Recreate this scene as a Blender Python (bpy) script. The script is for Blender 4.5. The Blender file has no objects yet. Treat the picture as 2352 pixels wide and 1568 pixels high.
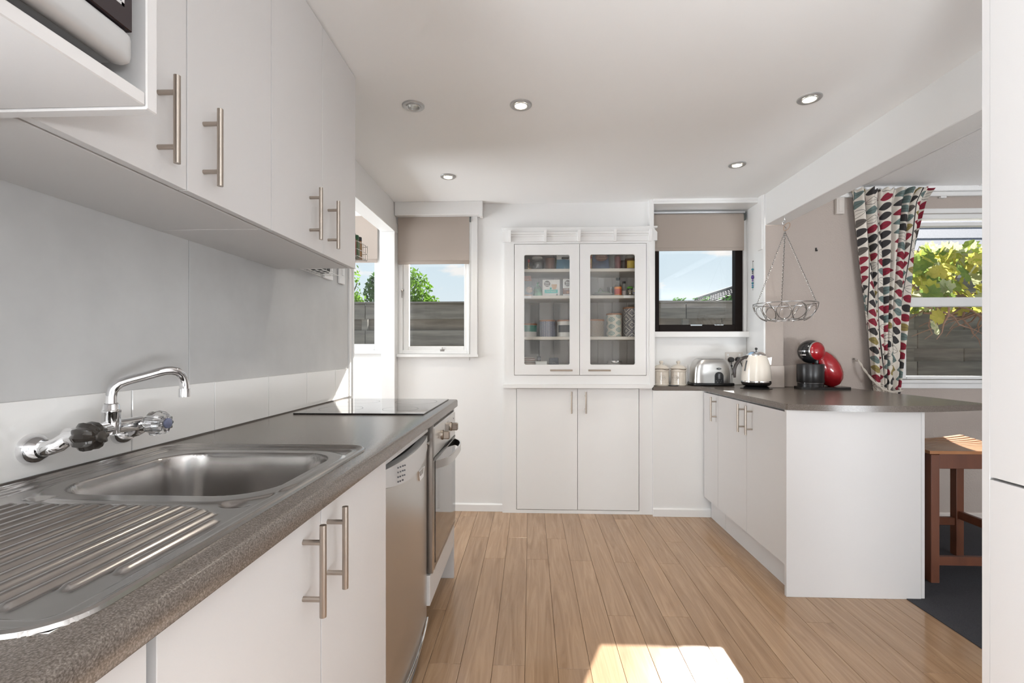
import bpy, bmesh, math, random
from mathutils import Vector, Matrix
PI = math.pi
scene = bpy.context.scene
COL = scene.collection

# ------------------------------------------------------------------ camera
cd = bpy.data.cameras.new('camera'); cam = bpy.data.objects.new('camera', cd); COL.objects.link(cam)
FPX = 1075.0
cd.sensor_fit = 'HORIZONTAL'; cd.sensor_width = 36.0; cd.lens = 36.0 * FPX / 2352
cd.shift_y = (805 - 784) / 2352
cd.clip_start = 0.02; cd.clip_end = 200
cam.location = (0, 0, 1.19)
cam.rotation_euler = (PI / 2, 0, math.atan(42 / FPX))
scene.camera = cam

# ------------------------------------------------------------------ colour management
scene.view_settings.view_transform = 'Standard'
scene.view_settings.look = 'None'
scene.view_settings.gamma = 1
scene.view_settings.use_curve_mapping = False
scene.view_settings.exposure = EXPOSURE = 0.18

# ------------------------------------------------------------------ sky
def build_world():
    w = bpy.data.worlds.new('sky'); scene.world = w; w.use_nodes = True
    nt = w.node_tree; N = nt.nodes; L = nt.links; N.clear()
    tc = N.new('ShaderNodeTexCoord'); sep = N.new('ShaderNodeSeparateXYZ'); L.new(tc.outputs['Generated'], sep.inputs[0])
    ramp = N.new('ShaderNodeValToRGB'); e = ramp.color_ramp.elements
    e[0].position = 0.0; e[0].color = (.86, .93, .96, 1)
    e[1].position = .55; e[1].color = (.42, .64, .86, 1)
    m = e.new(.14); m.color = (.74, .87, .94, 1)
    L.new(sep.outputs[2], ramp.inputs[0])
    # clouds on a flat layer overhead
    mx = N.new('ShaderNodeMath'); mx.operation = 'ADD'; mx.inputs[1].default_value = .16; L.new(sep.outputs[2], mx.inputs[0])
    mm = N.new('ShaderNodeMath'); mm.operation = 'MAXIMUM'; mm.inputs[1].default_value = .02; L.new(mx.outputs[0], mm.inputs[0])
    dv = N.new('ShaderNodeVectorMath'); dv.operation = 'DIVIDE'; L.new(tc.outputs['Generated'], dv.inputs[0])
    cb = N.new('ShaderNodeCombineXYZ')
    for i in range(3): L.new(mm.outputs[0], cb.inputs[i])
    L.new(cb.outputs[0], dv.inputs[1])
    mp = N.new('ShaderNodeMapping'); mp.inputs['Location'].default_value = (.55, .35, 0); mp.inputs['Scale'].default_value = (1.5, 1.5, 3.2)
    L.new(dv.outputs[0], mp.inputs[0])
    nz = N.new('ShaderNodeTexNoise'); nz.inputs['Scale'].default_value = 1.6; nz.inputs['Detail'].default_value = 7; nz.inputs['Roughness'].default_value = .55
    L.new(mp.outputs[0], nz.inputs['Vector'])
    cr = N.new('ShaderNodeValToRGB'); c = cr.color_ramp.elements
    c[0].position = .57; c[0].color = (0, 0, 0, 1); c[1].position = .66; c[1].color = (1, 1, 1, 1)
    L.new(nz.outputs[0], cr.inputs[0])
    mix = N.new('ShaderNodeMix'); mix.data_type = 'RGBA'
    L.new(cr.outputs[0], mix.inputs[0]); L.new(ramp.outputs[0], mix.inputs[6]); mix.inputs[7].default_value = (.97, .96, .94, 1)
    bg = N.new('ShaderNodeBackground'); bg.inputs[1].default_value = .86; L.new(mix.outputs[2], bg.inputs[0])
    out = N.new('ShaderNodeOutputWorld'); L.new(bg.outputs[0], out.inputs[0])
build_world()

# ------------------------------------------------------------------ sun, and added fill lights outside unseen openings
sd = bpy.data.lights.new('sun', 'SUN'); sd.energy = 16; sd.angle = math.radians(.53); sd.color = (1, .97, .92)
sun = bpy.data.objects.new('sun', sd); COL.objects.link(sun); sun.location = (3, 12, 9)
sun.rotation_euler = Vector((-.706, -1.73, -1.4)).to_track_quat('-Z', 'Y').to_euler()

def area(name, loc, direction, sx, sy, energy, color):
    d = bpy.data.lights.new(name, 'AREA'); d.shape = 'RECTANGLE'; d.size = sx; d.size_y = sy; d.energy = energy; d.color = color
    o = bpy.data.objects.new(name, d); COL.objects.link(o); o.location = loc
    o.rotation_euler = Vector(direction).to_track_quat('-Z', 'Z').to_euler()
    return o
area('rear_fill', (-1.9, -3.5, .30), (.05, .30, 1), 2.1, .9, 540, (.915, .96, 1))  # added fill behind the camera, tilted up to brighten the ceiling; no deck there
area('rear_fill_dining', (3.4, -3.5, .30), (-.1, .30, 1), 2.0, .9, 285, (.915, .96, 1))  # second added upward fill, unseen, at the dining end of the rear wall
area('side_fill', (-1.32, -.95, .35), (.6, .25, 1), 1.05, .6, 112, (.915, .96, 1))  # added fill low outside the side wall, lifts the near ceiling
area('nook_fill', (-3.5, 2.45, 1.15), (1, 0, .45), 2.0, 1.3, 120, (.93, .965, 1))  # added fill from the left, outside an unseen opening in the nook

# ------------------------------------------------------------------ materials
MATS = {}
def mk(name):
    m = bpy.data.materials.new(name); m.use_nodes = True
    nt = m.node_tree; b = nt.nodes['Principled BSDF']
    return m, nt, b
def mat(name, col, rough=.5, metal=0., spec=.5, bump=None, var=None, coat=0., trans=0., emit=None, sheen=0.):
    """plain principled; bump=(scale,strength); var=(scale,amount) mottles the colour"""
    if name in MATS: return MATS[name]
    m, nt, b = mk(name); N = nt.nodes; L = nt.links
    b.inputs['Base Color'].default_value = (*col, 1); b.inputs['Roughness'].default_value = rough
    b.inputs['Metallic'].default_value = metal; b.inputs['Specular IOR Level'].default_value = spec
    b.inputs['Coat Weight'].default_value = coat; b.inputs['Coat Roughness'].default_value = .08
    b.inputs['Transmission Weight'].default_value = trans
    b.inputs['Sheen Weight'].default_value = sheen
    if emit: b.inputs['Emission Color'].default_value = (*emit[0], 1); b.inputs['Emission Strength'].default_value = emit[1]
    if bump or var:
        tc = N.new('ShaderNodeTexCoord')
    if bump:
        nz = N.new('ShaderNodeTexNoise'); nz.inputs['Scale'].default_value = bump[0]; nz.inputs['Detail'].default_value = 3
        L.new(tc.outputs['Object'], nz.inputs['Vector'])
        bp = N.new('ShaderNodeBump'); bp.inputs['Strength'].default_value = bump[1]; bp.inputs['Distance'].default_value = .004
        L.new(nz.outputs[0], bp.inputs['Height']); L.new(bp.outputs[0], b.inputs['Normal'])
    if var:
        nz = N.new('ShaderNodeTexNoise'); nz.inputs['Scale'].default_value = var[0]; nz.inputs['Detail'].default_value = 5
        L.new(tc.outputs['Object'], nz.inputs['Vector'])
        mr = N.new('ShaderNodeMapRange'); mr.inputs[1].default_value = .3; mr.inputs[2].default_value = .7
        mr.inputs[3].default_value = 1 - var[1]; mr.inputs[4].default_value = 1 + var[1]
        L.new(nz.outputs[0], mr.inputs[0])
        vm = N.new('ShaderNodeVectorMath'); vm.operation = 'SCALE'; vm.inputs[0].default_value = col
        L.new(mr.outputs[0], vm.inputs['Scale']); L.new(vm.outputs[0], b.inputs['Base Color'])
    MATS[name] = m; return m
def ramp_mat(name, scale, stops, rough=.4, vec_scale=(1, 1, 1), detail=6, kind='noise', metal=0., bump=0., spec=.5, rnd=False, distort=0., coat=0., rough_n=.6):
    if name in MATS: return MATS[name]
    m, nt, b = mk(name); N = nt.nodes; L = nt.links
    tc = N.new('ShaderNodeTexCoord'); mp = N.new('ShaderNodeMapping'); mp.inputs['Scale'].default_value = vec_scale
    L.new(tc.outputs['Object'], mp.inputs[0]); src = mp.outputs[0]
    if rnd:
        oi = N.new('ShaderNodeObjectInfo'); ml = N.new('ShaderNodeMath'); ml.operation = 'MULTIPLY'; ml.inputs[1].default_value = 37.
        L.new(oi.outputs['Random'], ml.inputs[0]); ad = N.new('ShaderNodeVectorMath'); ad.operation = 'ADD'
        L.new(src, ad.inputs[0]); L.new(ml.outputs[0], ad.inputs[1]); src = ad.outputs[0]
    if kind == 'noise':
        t = N.new('ShaderNodeTexNoise'); t.inputs['Detail'].default_value = detail; t.inputs['Distortion'].default_value = distort; t.inputs['Roughness'].default_value = rough_n
    elif kind == 'voronoi':
        t = N.new('ShaderNodeTexVoronoi')
    else:
        t = N.new('ShaderNodeTexWave'); t.inputs['Distortion'].default_value = distort; t.inputs['Detail'].default_value = detail
    t.inputs['Scale'].default_value = scale; L.new(src, t.inputs['Vector'])
    r = N.new('ShaderNodeValToRGB'); e = r.color_ramp.elements
    while len(e) < len(stops): e.new(.5)
    for el, (p, c) in zip(e, stops): el.position = p; el.color = (*c, 1)
    L.new(t.outputs['Distance' if kind == 'voronoi' else 0], r.inputs[0])
    colo = r.outputs[0]
    if rnd:
        mr = N.new('ShaderNodeMapRange'); mr.inputs[3].default_value = .93; mr.inputs[4].default_value = 1.06
        L.new(oi.outputs['Random'], mr.inputs[0]); vm = N.new('ShaderNodeVectorMath'); vm.operation = 'SCALE'
        L.new(colo, vm.inputs[0]); L.new(mr.outputs[0], vm.inputs['Scale']); colo = vm.outputs[0]
    L.new(colo, b.inputs['Base Color']); b.inputs['Roughness'].default_value = rough; b.inputs['Metallic'].default_value = metal
    b.inputs['Specular IOR Level'].default_value = spec; b.inputs['Coat Weight'].default_value = coat
    if bump:
        bp = N.new('ShaderNodeBump'); bp.inputs['Strength'].default_value = bump; bp.inputs['Distance'].default_value = .002
        L.new(t.outputs[0], bp.inputs['Height']); L.new(bp.outputs[0], b.inputs['Normal'])
    MATS[name] = m; return m
def glass_mat(name, tint=(1, 1, 1), refl=1.5, rough=.0, minr=0.0):
    if name in MATS: return MATS[name]
    m, nt, b = mk(name); N = nt.nodes; L = nt.links; N.remove(b)
    tr = N.new('ShaderNodeBsdfTransparent'); tr.inputs[0].default_value = (*tint, 1)
    gl = N.new('ShaderNodeBsdfGlossy'); gl.inputs['Roughness'].default_value = rough; gl.inputs[0].default_value = (1, 1, 1, 1)
    fr = N.new('ShaderNodeFresnel'); ge = N.new('ShaderNodeNewGeometry'); mr = N.new('ShaderNodeMapRange')
    mr.inputs[3].default_value = refl; mr.inputs[4].default_value = 1 / refl      # thin sheet: the far face reflects like the near one
    L.new(ge.outputs['Backfacing'], mr.inputs[0]); L.new(mr.outputs[0], fr.inputs[0])
    fac = fr.outputs[0]
    if minr:
        a = N.new('ShaderNodeMath'); a.operation = 'ADD'; a.inputs[1].default_value = minr; L.new(fac, a.inputs[0]); fac = a.outputs[0]
    mx = N.new('ShaderNodeMixShader'); L.new(fac, mx.inputs[0]); L.new(tr.outputs[0], mx.inputs[1]); L.new(gl.outputs[0], mx.inputs[2])
    L.new(mx.outputs[0], N['Material Output'].inputs[0]); MATS[name] = m; return m
def leaf_mat(name, c1, c2, tr=.55):
    m, nt, b = mk(name); N = nt.nodes; L = nt.links
    oi = N.new('ShaderNodeObjectInfo'); tc = N.new('ShaderNodeTexCoord'); nz = N.new('ShaderNodeTexNoise'); nz.inputs['Scale'].default_value = 3.5
    L.new(tc.outputs['Object'], nz.inputs['Vector'])
    ad = N.new('ShaderNodeMath'); ad.operation = 'ADD'; L.new(oi.outputs['Random'], ad.inputs[0]); L.new(nz.outputs[0], ad.inputs[1])
    fr = N.new('ShaderNodeMath'); fr.operation = 'FRACT'; L.new(ad.outputs[0], fr.inputs[0])
    mix = N.new('ShaderNodeMix'); mix.data_type = 'RGBA'; L.new(fr.outputs[0], mix.inputs[0]); mix.inputs[6].default_value = (*c1, 1); mix.inputs[7].default_value = (*c2, 1)
    df = N.new('ShaderNodeBsdfDiffuse'); ts = N.new('ShaderNodeBsdfTranslucent'); mx = N.new('ShaderNodeMixShader'); mx.inputs[0].default_value = tr
    L.new(mix.outputs[2], df.inputs[0]); L.new(mix.outputs[2], ts.inputs[0]); L.new(df.outputs[0], mx.inputs[1]); L.new(ts.outputs[0], mx.inputs[2])
    L.new(mx.outputs[0], N['Material Output'].inputs[0]); N.remove(b); MATS[name] = m; return m

WHITE = mat('white_paint', (.75, .745, .735), .55, bump=(60, .05))
CEILM = mat('ceiling_paint', (.91, .91, .905), .7)
TRIMW = mat('trim_gloss', (.76, .755, .745), .35)
CAB = mat('cabinet_white', (.60, .58, .568), .38, bump=(220, .03))
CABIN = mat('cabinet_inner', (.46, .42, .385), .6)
GREY = ramp_mat('grey_splash_panel', 2.2, [(.25, (.44, .435, .43)), (.75, (.58, .575, .565))], rough=.30, detail=5)
BEIGE = mat('beige_textured', (.42, .36, .32), .7, bump=(95, .55))
DCEIL = mat('dining_ceiling', (.88, .87, .865), .8, bump=(140, .8))
STEEL = mat('brushed_steel', (.60, .585, .565), .28, 1.)
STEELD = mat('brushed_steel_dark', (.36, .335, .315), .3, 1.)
SINKM = mat('sink_steel', (.43, .41, .395), .24, 1., var=(30, .05))
CHROME = mat('chrome', (.80, .80, .81), .05, 1.)
NICKEL = mat('nickel_handle', (.43, .375, .325), .32, 1.)
BLACK = mat('black_plastic', (.012, .012, .013), .25)
BLACKM = mat('black_matt', (.02, .019, .019), .5)
PLAST = mat('white_plastic', (.80, .79, .78), .3)
TILE = mat('white_tile', (.84, .83, .81), .08, coat=.4)
GROUT = mat('grout', (.45, .42, .39), .9)
STONE = ramp_mat('worktop_laminate', 480, [(.3, (.072, .058, .048)), (.5, (.128, .106, .090)), (.72, (.225, .19, .165))], rough=.24, detail=2)
OAK = ramp_mat('oak_laminate', 1.0, [(.28, (.28, .172, .100)), (.5, (.355, .226, .136)), (.72, (.435, .288, .180))], rough=.13, vec_scale=(26, 1.6, 8), detail=6, rnd=True, distort=1.6, spec=.5)
CARPET = ramp_mat('carpet', 420, [(.3, (.018, .019, .024)), (.7, (.05, .05, .058))], rough=.95, detail=2, bump=.8)
BLIND = mat('blind_fabric', (.37, .315, .275), .85, bump=(700, .1))
PANE = glass_mat('window_glass', refl=1.35)
CPANE = glass_mat('cupboard_glass', (.95, .95, .94), 1.45)
GLASS = glass_mat('jar_glass', (.90, .92, .91), 1.45, minr=.06)
DARKWOOD = mat('dark_window_frame', (.010, .006, .005), .55, spec=.12, bump=(60, .2))
HOB = mat('hob_glass', (.012, .011, .011), .035, coat=.5)
OVENG = mat('oven_glass', (.02, .018, .017), .05, coat=.6)
PINE = ramp_mat('stained_pine', 3., [(.3, (.085, .026, .012)), (.7, (.17, .055, .024))], rough=.4, vec_scale=(1, 1, .25), distort=1.5)
FENCE = ramp_mat('weathered_timber', 5., [(.25, (.075, .068, .058)), (.5, (.14, .128, .11)), (.8, (.23, .21, .18))], rough=.9, vec_scale=(.35, 1, 3), detail=8, rnd=True)
CERAM = mat('cream_ceramic', (.66, .60, .52), .18, coat=.5)
CREAM = mat('kettle_cream', (.76, .70, .62), .22, coat=.3)
RED = mat('red_gloss', (.33, .006, .012), .18, coat=.6)

# ------------------------------------------------------------------ mesh helpers
class B:
    def __init__(s): s.bm = bmesh.new()
    def box(s, x0, x1, y0, y1, z0, z1, bev=0., seg=1, mi=0):
        vs = [s.bm.verts.new((x, y, z)) for x in (x0, x1) for y in (y0, y1) for z in (z0, z1)]
        fs = []
        for q in ((0, 1, 3, 2), (4, 6, 7, 5), (0, 4, 5, 1), (2, 3, 7, 6), (0, 2, 6, 4), (1, 5, 7, 3)):
            f = s.bm.faces.new([vs[i] for i in q]); f.material_index = mi; fs.append(f)
        if bev:
            es = list({e for f in fs for e in f.edges})
            r = bmesh.ops.bevel(s.bm, geom=es, offset=bev, segments=seg, profile=.5, affect='EDGES')
            for f in r['faces']: f.material_index = mi
        return s
    def tube(s, pts, r, n=8, closed=False, caps=True, mi=0):
        pts = [Vector(p) for p in pts]; k = len(pts)
        rs = r if isinstance(r, (list, tuple)) else [r] * k
        tang = []
        for i in range(k):
            if closed: t = pts[(i + 1) % k] - pts[i - 1]
            else: t = pts[min(i + 1, k - 1)] - pts[max(i - 1, 0)]
            tang.append(t.normalized())
        up = Vector((0, 0, 1)) if abs(tang[0].z) < .9 else Vector((1, 0, 0))
        nrm = (up - tang[0] * up.dot(tang[0])).normalized(); rings = []
        for i in range(k):
            nrm = (nrm - tang[i] * nrm.dot(tang[i])); nrm = nrm.normalized() if nrm.length > 1e-6 else Vector((1, 0, 0)); bi = tang[i].cross(nrm)
            rings.append([s.bm.verts.new(pts[i] + (nrm * math.cos(2 * PI * j / n) + bi * math.sin(2 * PI * j / n)) * rs[i]) for j in range(n)])
        for i in range(k if closed else k - 1):
            a, b = rings[i], rings[(i + 1) % k]
            for j in range(n):
                f = s.bm.faces.new((a[j], a[(j + 1) % n], b[(j + 1) % n], b[j])); f.material_index = mi
        if caps and not closed:
            for f in (s.bm.faces.new(list(reversed(rings[0]))), s.bm.faces.new(rings[-1])): f.material_index = mi
        return s
    def cyl(s, p0, p1, r0, r1=None, n=16, mi=0): return s.tube([p0, p1], [r0, r0 if r1 is None else r1], n, mi=mi)
    def lathe(s, prof, c=(0, 0, 0), n=28, axis=(0, 0, 1), mi=0, sx=1., sy=1.):
        q = Vector((0, 0, 1)).rotation_difference(Vector(axis).normalized()); c = Vector(c); rings = []
        for r, z in prof:
            if r < 1e-5: rings.append([s.bm.verts.new(c + q @ Vector((0, 0, z)))])
            else: rings.append([s.bm.verts.new(c + q @ Vector((sx * r * math.cos(2 * PI * j / n), sy * r * math.sin(2 * PI * j / n), z))) for j in range(n)])
        for a, b in zip(rings, rings[1:]):
            for j in range(n):
                j2 = (j + 1) % n
                if len(a) == 1 and len(b) == 1: continue
                if len(a) == 1: vs = (a[0], b[j2], b[j])
                elif len(b) == 1: vs = (a[j], a[j2], b[0])
                else: vs = (a[j], a[j2], b[j2], b[j])
                try: f = s.bm.faces.new(vs); f.material_index = mi
                except ValueError: pass
        return s
    def prism(s, poly, h0, h1, axis='Z', mi=0):
        def P(u, v, h): return {'Z': (u, v, h), 'Y': (u, h, v), 'X': (h, u, v)}[axis]
        a = [s.bm.verts.new(P(u, v, h0)) for u, v in poly]; b = [s.bm.verts.new(P(u, v, h1)) for u, v in poly]; k = len(poly)
        fs = [s.bm.faces.new(list(reversed(a))), s.bm.faces.new(b)]
        for i in range(k): fs.append(s.bm.faces.new((a[i], a[(i + 1) % k], b[(i + 1) % k], b[i])))
        for f in fs: f.material_index = mi
        bmesh.ops.recalc_face_normals(s.bm, faces=fs)
        return s
    def grid(s, fn, nu, nv, mi=0, uv=None):
        vs = [[s.bm.verts.new(fn(i / nu, j / nv)) for j in range(nv + 1)] for i in range(nu + 1)]
        lay = s.bm.loops.layers.uv.verify() if uv else None
        for i in range(nu):
            for j in range(nv):
                f = s.bm.faces.new((vs[i][j], vs[i + 1][j], vs[i + 1][j + 1], vs[i][j + 1])); f.material_index = mi
                if uv:
                    for l, (a, b) in zip(f.loops, ((i, j), (i + 1, j), (i + 1, j + 1), (i, j + 1))): l[lay].uv = uv(a / nu, b / nv)
        return s
    def poly(s, pts, mi=0):
        f = s.bm.faces.new([s.bm.verts.new(p) for p in pts]); f.material_index = mi; return s
    def sphere(s, c, r, n=16, m=10, sx=1, sy=1, sz=1, mi=0):
        return s.lathe([(r * math.sin(PI * i / m), -r * math.cos(PI * i / m) * sz) for i in range(m + 1)], c, n, mi=mi, sx=sx, sy=sy)
    def frame(s, x0, x1, z0, z1, w, y0, y1, bev=0., wb=None, wt=None):
        """picture-frame in the xz plane"""
        wb = w if wb is None else wb; wt = w if wt is None else wt
        s.box(x0, x0 + w, y0, y1, z0, z1, bev); s.box(x1 - w, x1, y0, y1, z0, z1, bev)
        s.box(x0 + w, x1 - w, y0, y1, z0, z0 + wb, bev); s.box(x0 + w, x1 - w, y0, y1, z1 - wt, z1, bev)
        return s
    def rot(s, c, angz):
        bmesh.ops.rotate(s.bm, verts=s.bm.verts, cent=c, matrix=Matrix.Rotation(angz, 3, 'Z')); return s

WPOS = {}
def link(o, parent, pos):
    COL.objects.link(o); WPOS[o] = Vector(pos)
    if parent: o.parent = parent; o.location = Vector(pos) - WPOS[parent]
    else: o.location = pos
def obj(name, b, mats, parent=None, smooth=35, label=None, origin=None):
    bm = b.bm if isinstance(b, B) else b
    bmesh.ops.recalc_face_normals(bm, faces=[f for f in bm.faces])
    if origin is None:
        xs = [v.co for v in bm.verts]
        lo = [min(v[i] for v in xs) for i in range(3)]; hi = [max(v[i] for v in xs) for i in range(3)]
        origin = ((lo[0] + hi[0]) / 2, (lo[1] + hi[1]) / 2, lo[2])
    bmesh.ops.translate(bm, verts=bm.verts, vec=-Vector(origin))
    me = bpy.data.meshes.new(name); bm.to_mesh(me); bm.free()
    for m in (mats if isinstance(mats, (list, tuple)) else [mats]): me.materials.append(m)
    if smooth:
        for p in me.polygons: p.use_smooth = True
        me.set_sharp_from_angle(angle=math.radians(smooth))
    o = bpy.data.objects.new(name, me); link(o, parent, origin)
    if label: o['label'] = label
    return o
def tag(o, label, cat, group=None, kind=None):
    o['label'] = label; o['category'] = cat
    if group: o['group'] = group
    if kind: o['kind'] = kind
    return o
def thing(name, loc, label, cat, group=None):
    o = bpy.data.objects.new(name, None); o.empty_display_size = .05; link(o, None, loc); return tag(o, label, cat, group)
def struct(name, b, m, label=None, cat=None, smooth=None, parent=None):
    o = obj(name, b, m, parent, smooth)
    if not parent:
        o['kind'] = 'structure'
        if label: o['label'] = label
        if cat: o['category'] = cat
    return o
def sempty(name, loc, label, cat):
    o = bpy.data.objects.new(name, None); o.empty_display_size = .05; link(o, None, loc); o['kind'] = 'structure'; o['label'] = label; o['category'] = cat; return o
def shared(name, me, parent, pos, rot=None, scale=None):
    o = bpy.data.objects.new(name, me); link(o, parent, pos)
    if rot is not None: o.rotation_euler = rot
    if scale is not None: o.scale = scale
    return o
def text(name, s, size, loc, rot, m, parent, depth=.0004, align='CENTER', bold=0., sx=1.):
    cu = bpy.data.curves.new(name, 'FONT'); cu.body = s; cu.size = size; cu.extrude = depth; cu.align_x = align; cu.align_y = 'CENTER'; cu.offset = bold
    cu.resolution_u = 2
    t = bpy.data.objects.new('tmp_text', cu); COL.objects.link(t)
    dg = bpy.context.evaluated_depsgraph_get(); me = bpy.data.meshes.new_from_object(t.evaluated_get(dg)); me.name = name
    bpy.data.objects.remove(t, do_unlink=True); bpy.data.curves.remove(cu)
    me.materials.clear(); me.materials.append(m)
    return shared(name, me, parent, loc, rot, (sx, 1, 1))
FRONT = (PI / 2, 0, 0)      # lettering that faces -Y
def cells(a0, a1, b0, b1, holes):
    """split the rectangle a0..a1 x b0..b1 round rectangular holes"""
    As = sorted({a0, a1, *[h[0] for h in holes], *[h[1] for h in holes]}); Bs = sorted({b0, b1, *[h[2] for h in holes], *[h[3] for h in holes]})
    for p, q in zip(As, As[1:]):
        run = None
        for r, t in zip(Bs, Bs[1:]):
            inside = any(h[0] <= (p + q) / 2 <= h[1] and h[2] <= (r + t) / 2 <= h[3] for h in holes)
            if inside:
                if run: yield (p, q, *run)
                run = None
            else: run = (run[0], t) if run else (r, t)
        if run: yield (p, q, *run)
def wall_xz(x0, x1, z0, z1, y0, y1, holes=()):
    b = B()
    for p, q, r, t in cells(x0, x1, z0, z1, holes): b.box(p, q, y0, y1, r, t)
    bmesh.ops.remove_doubles(b.bm, verts=b.bm.verts, dist=1e-5)
    return b
def wall_yz(y0, y1, z0, z1, x0, x1, holes=()):
    b = B()
    for p, q, r, t in cells(y0, y1, z0, z1, holes): b.box(x0, x1, p, q, r, t)
    bmesh.ops.remove_doubles(b.bm, verts=b.bm.verts, dist=1e-5)
    return b
def handle(parent, p0, p1, out, r=.006, name='handle', m=None, inset=.031):
    """bar handle: bar from p0 to p1, standing off the door by vector out (door -> bar)"""
    p0 = Vector(p0); p1 = Vector(p1); out = Vector(out); d = (p1 - p0).normalized(); b = B()
    b.cyl(p0, p1, r, n=14)
    for q in (p0 + d * inset, p1 - d * inset): b.cyl(q - out, q, r * .8, n=10)
    return obj(name, b, m or NICKEL, parent)
# ================================================================== the setting
CZ = 2.28      # kitchen ceiling
WT = .933      # worktop height
# floor
fl = sempty('floor', (0, 1.5, 0), 'warm oak laminate plank floor of the kitchen', 'floor')
fb = B(); fb.box(-3.2, 1.80, -3.2, 3.6, -.1, -.011); obj('subfloor', fb, mat('subfloor', (.10, .055, .03), .8), fl)
def plank_mesh(w, l):
    b = B(); b.box(-w / 2, w / 2, -l / 2, l / 2, -.01, 0, .0009); me = bpy.data.meshes.new('plank'); b.bm.to_mesh(me); b.bm.free(); me.materials.append(OAK); return me
PM = {}
ends = {-4: 2.14, -3: 2.98, -2: 2.68, -1: 2.98, 0: 2.675, 1: 2.97, 2: 2.665, 3: 2.12, 4: 2.655, 5: 2.12, 6: 2.645, 7: 2.95, 8: 2.62}
PW, PL = .1225, 1.21
for k in range(-19, 15):
    xc = -.02 + PW * (k + .5)
    if xc > 1.78: continue
    e = ends.get(k, 2.1 + .45 * ((k * 7) % 5) / 2)
    y = e
    while y > -.6: y -= PL
    while y < 3.46:
        y0, y1 = max(y, -.6), min(y + PL, 3.468)
        if y1 - y0 > .03:
            l = round(y1 - y0, 3)
            if l not in PM: PM[l] = plank_mesh(PW - .0012, l - .0012)
            shared('plank', PM[l], fl, (xc, (y0 + y1) / 2, 0))
        y += PL
b = B(); b.box(1.80, 4.7, -3.2, 3.40, -.1, .004); struct('floor_carpet', b, CARPET, 'charcoal carpet of the dining side', 'carpet')
# ceilings
b = B(); b.box(-3.3, 1.64, -3.3, 3.75, CZ, CZ + .08); struct('ceiling', b, CEILM, 'flat white kitchen ceiling', 'ceiling')
b = B(); b.box(1.64, 4.8, -3.3, 3.6, 2.335, 2.42); dc = struct('ceiling_dining', b, DCEIL, 'rough sprayed dining ceiling beyond the beam', 'ceiling')
for x in (2.32, 3.1, 3.9):
    b = B(); b.box(x, x + .05, -1., 3.38, 2.329, 2.336, .002); obj('ceiling_batten', b, DCEIL, dc)
# beam between kitchen and dining
b = B(); b.box(1.636, 1.762, 1.18, 3.33, 2.065, 2.34, .003); struct('trim_1', b, TRIMW, 'white boxed ceiling beam between kitchen and dining', 'beam')
# back wall of the kitchen with window and cupboard openings
W1 = (-2.1, -1.13, 1.19, 2.2); W2 = (-.988, -.44, 1.165, 2.2); CUP = (-.19, .885, -.01, 2.08)
struct('wall_back', wall_xz(-3.2, .885, -.01, CZ, 3.47, 3.59, [W1, W2, CUP]), WHITE, 'white back wall of the kitchen', 'wall')
b = B()
for s in ((-1.0, -.19),):
    b.prism([(3.47, 0), (3.456, 0), (3.456, .048), (3.463, .056), (3.47, .056)], s[0], s[1], 'X')
struct('baseboard_back', b, TRIMW, 'low white skirting left of the built-in cupboard', 'skirting')
# right recess with the dark window
b = B(); b.box(.885, 1.64, 3.41, 3.60, 0, .902); struct('wall_low', b, WHITE, 'low white wall below the right end of the worktop', 'wall')
b = B(); b.prism([(3.41, 0), (3.396, 0), (3.396, .05), (3.402, .058), (3.41, .058)], .882, 1.29, 'X')
struct('baseboard_low', b, TRIMW, 'white skirting under the low wall by the corner cupboard', 'skirting')
W3 = (.93, 1.612, 1.33, 2.225)
struct('wall_window', wall_xz(.86, 1.66, .9, CZ, 3.60, 3.70, [W3]), WHITE, 'white wall round the dark framed window', 'wall')
b = B(); b.box(.885, 1.64, 3.405, 3.60, 2.246, 2.281); b.box(.885, 1.64, 3.400, 3.410, 2.262, 2.281, .002)
struct('trim_2', b, TRIMW, 'white lintel over the dark framed window', 'lintel')
b = B(); b.box(.862, .89, 3.41, 3.60, .935, CZ); struct('wall_return', b, WHITE, 'narrow white wall return behind the cupboard', 'wall')
b = B(); b.box(1.64, 1.764, 3.33, 3.70, 0, 2.066, .003); struct('wall_nib', b, [BEIGE], 'beige wall nib carrying the ceiling beam', 'wall')
b = B(); b.box(1.628, 1.6399, 3.332, 3.62, .934, CZ, .001); b.box(1.620, 1.634, 3.345, 3.405, 1.90, CZ, .002)
struct('trim_3', b, TRIMW, 'white window lining beside the dark framed window', 'trim')
# upstand tiles below the dark window
tw = sempty('wall_upstand', (1.3, 3.6, .934), 'pale tile upstand behind the toaster and kettle', 'tile upstand')
for x0, x1 in ((.892, 1.19), (1.194, 1.49), (1.494, 1.626)):
    b = B(); b.box(x0, x1, 3.588, 3.5995, .934, 1.085, .002); obj('tile', b, TILE, tw)
for x0, x1 in ((1.766, 1.98), (1.984, 2.19)):
    b = B(); b.box(x0, x1, 3.388, 3.3995, .934, 1.085, .002); obj('tile', b, mat('beige_tile', (.52, .45, .40), .3), tw)
b = B(); b.box(1.6405, 1.763, 3.318, 3.3295, .934, 1.085, .002); obj('tile', b, mat('beige_tile', (.52, .45, .40), .3), tw)
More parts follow.
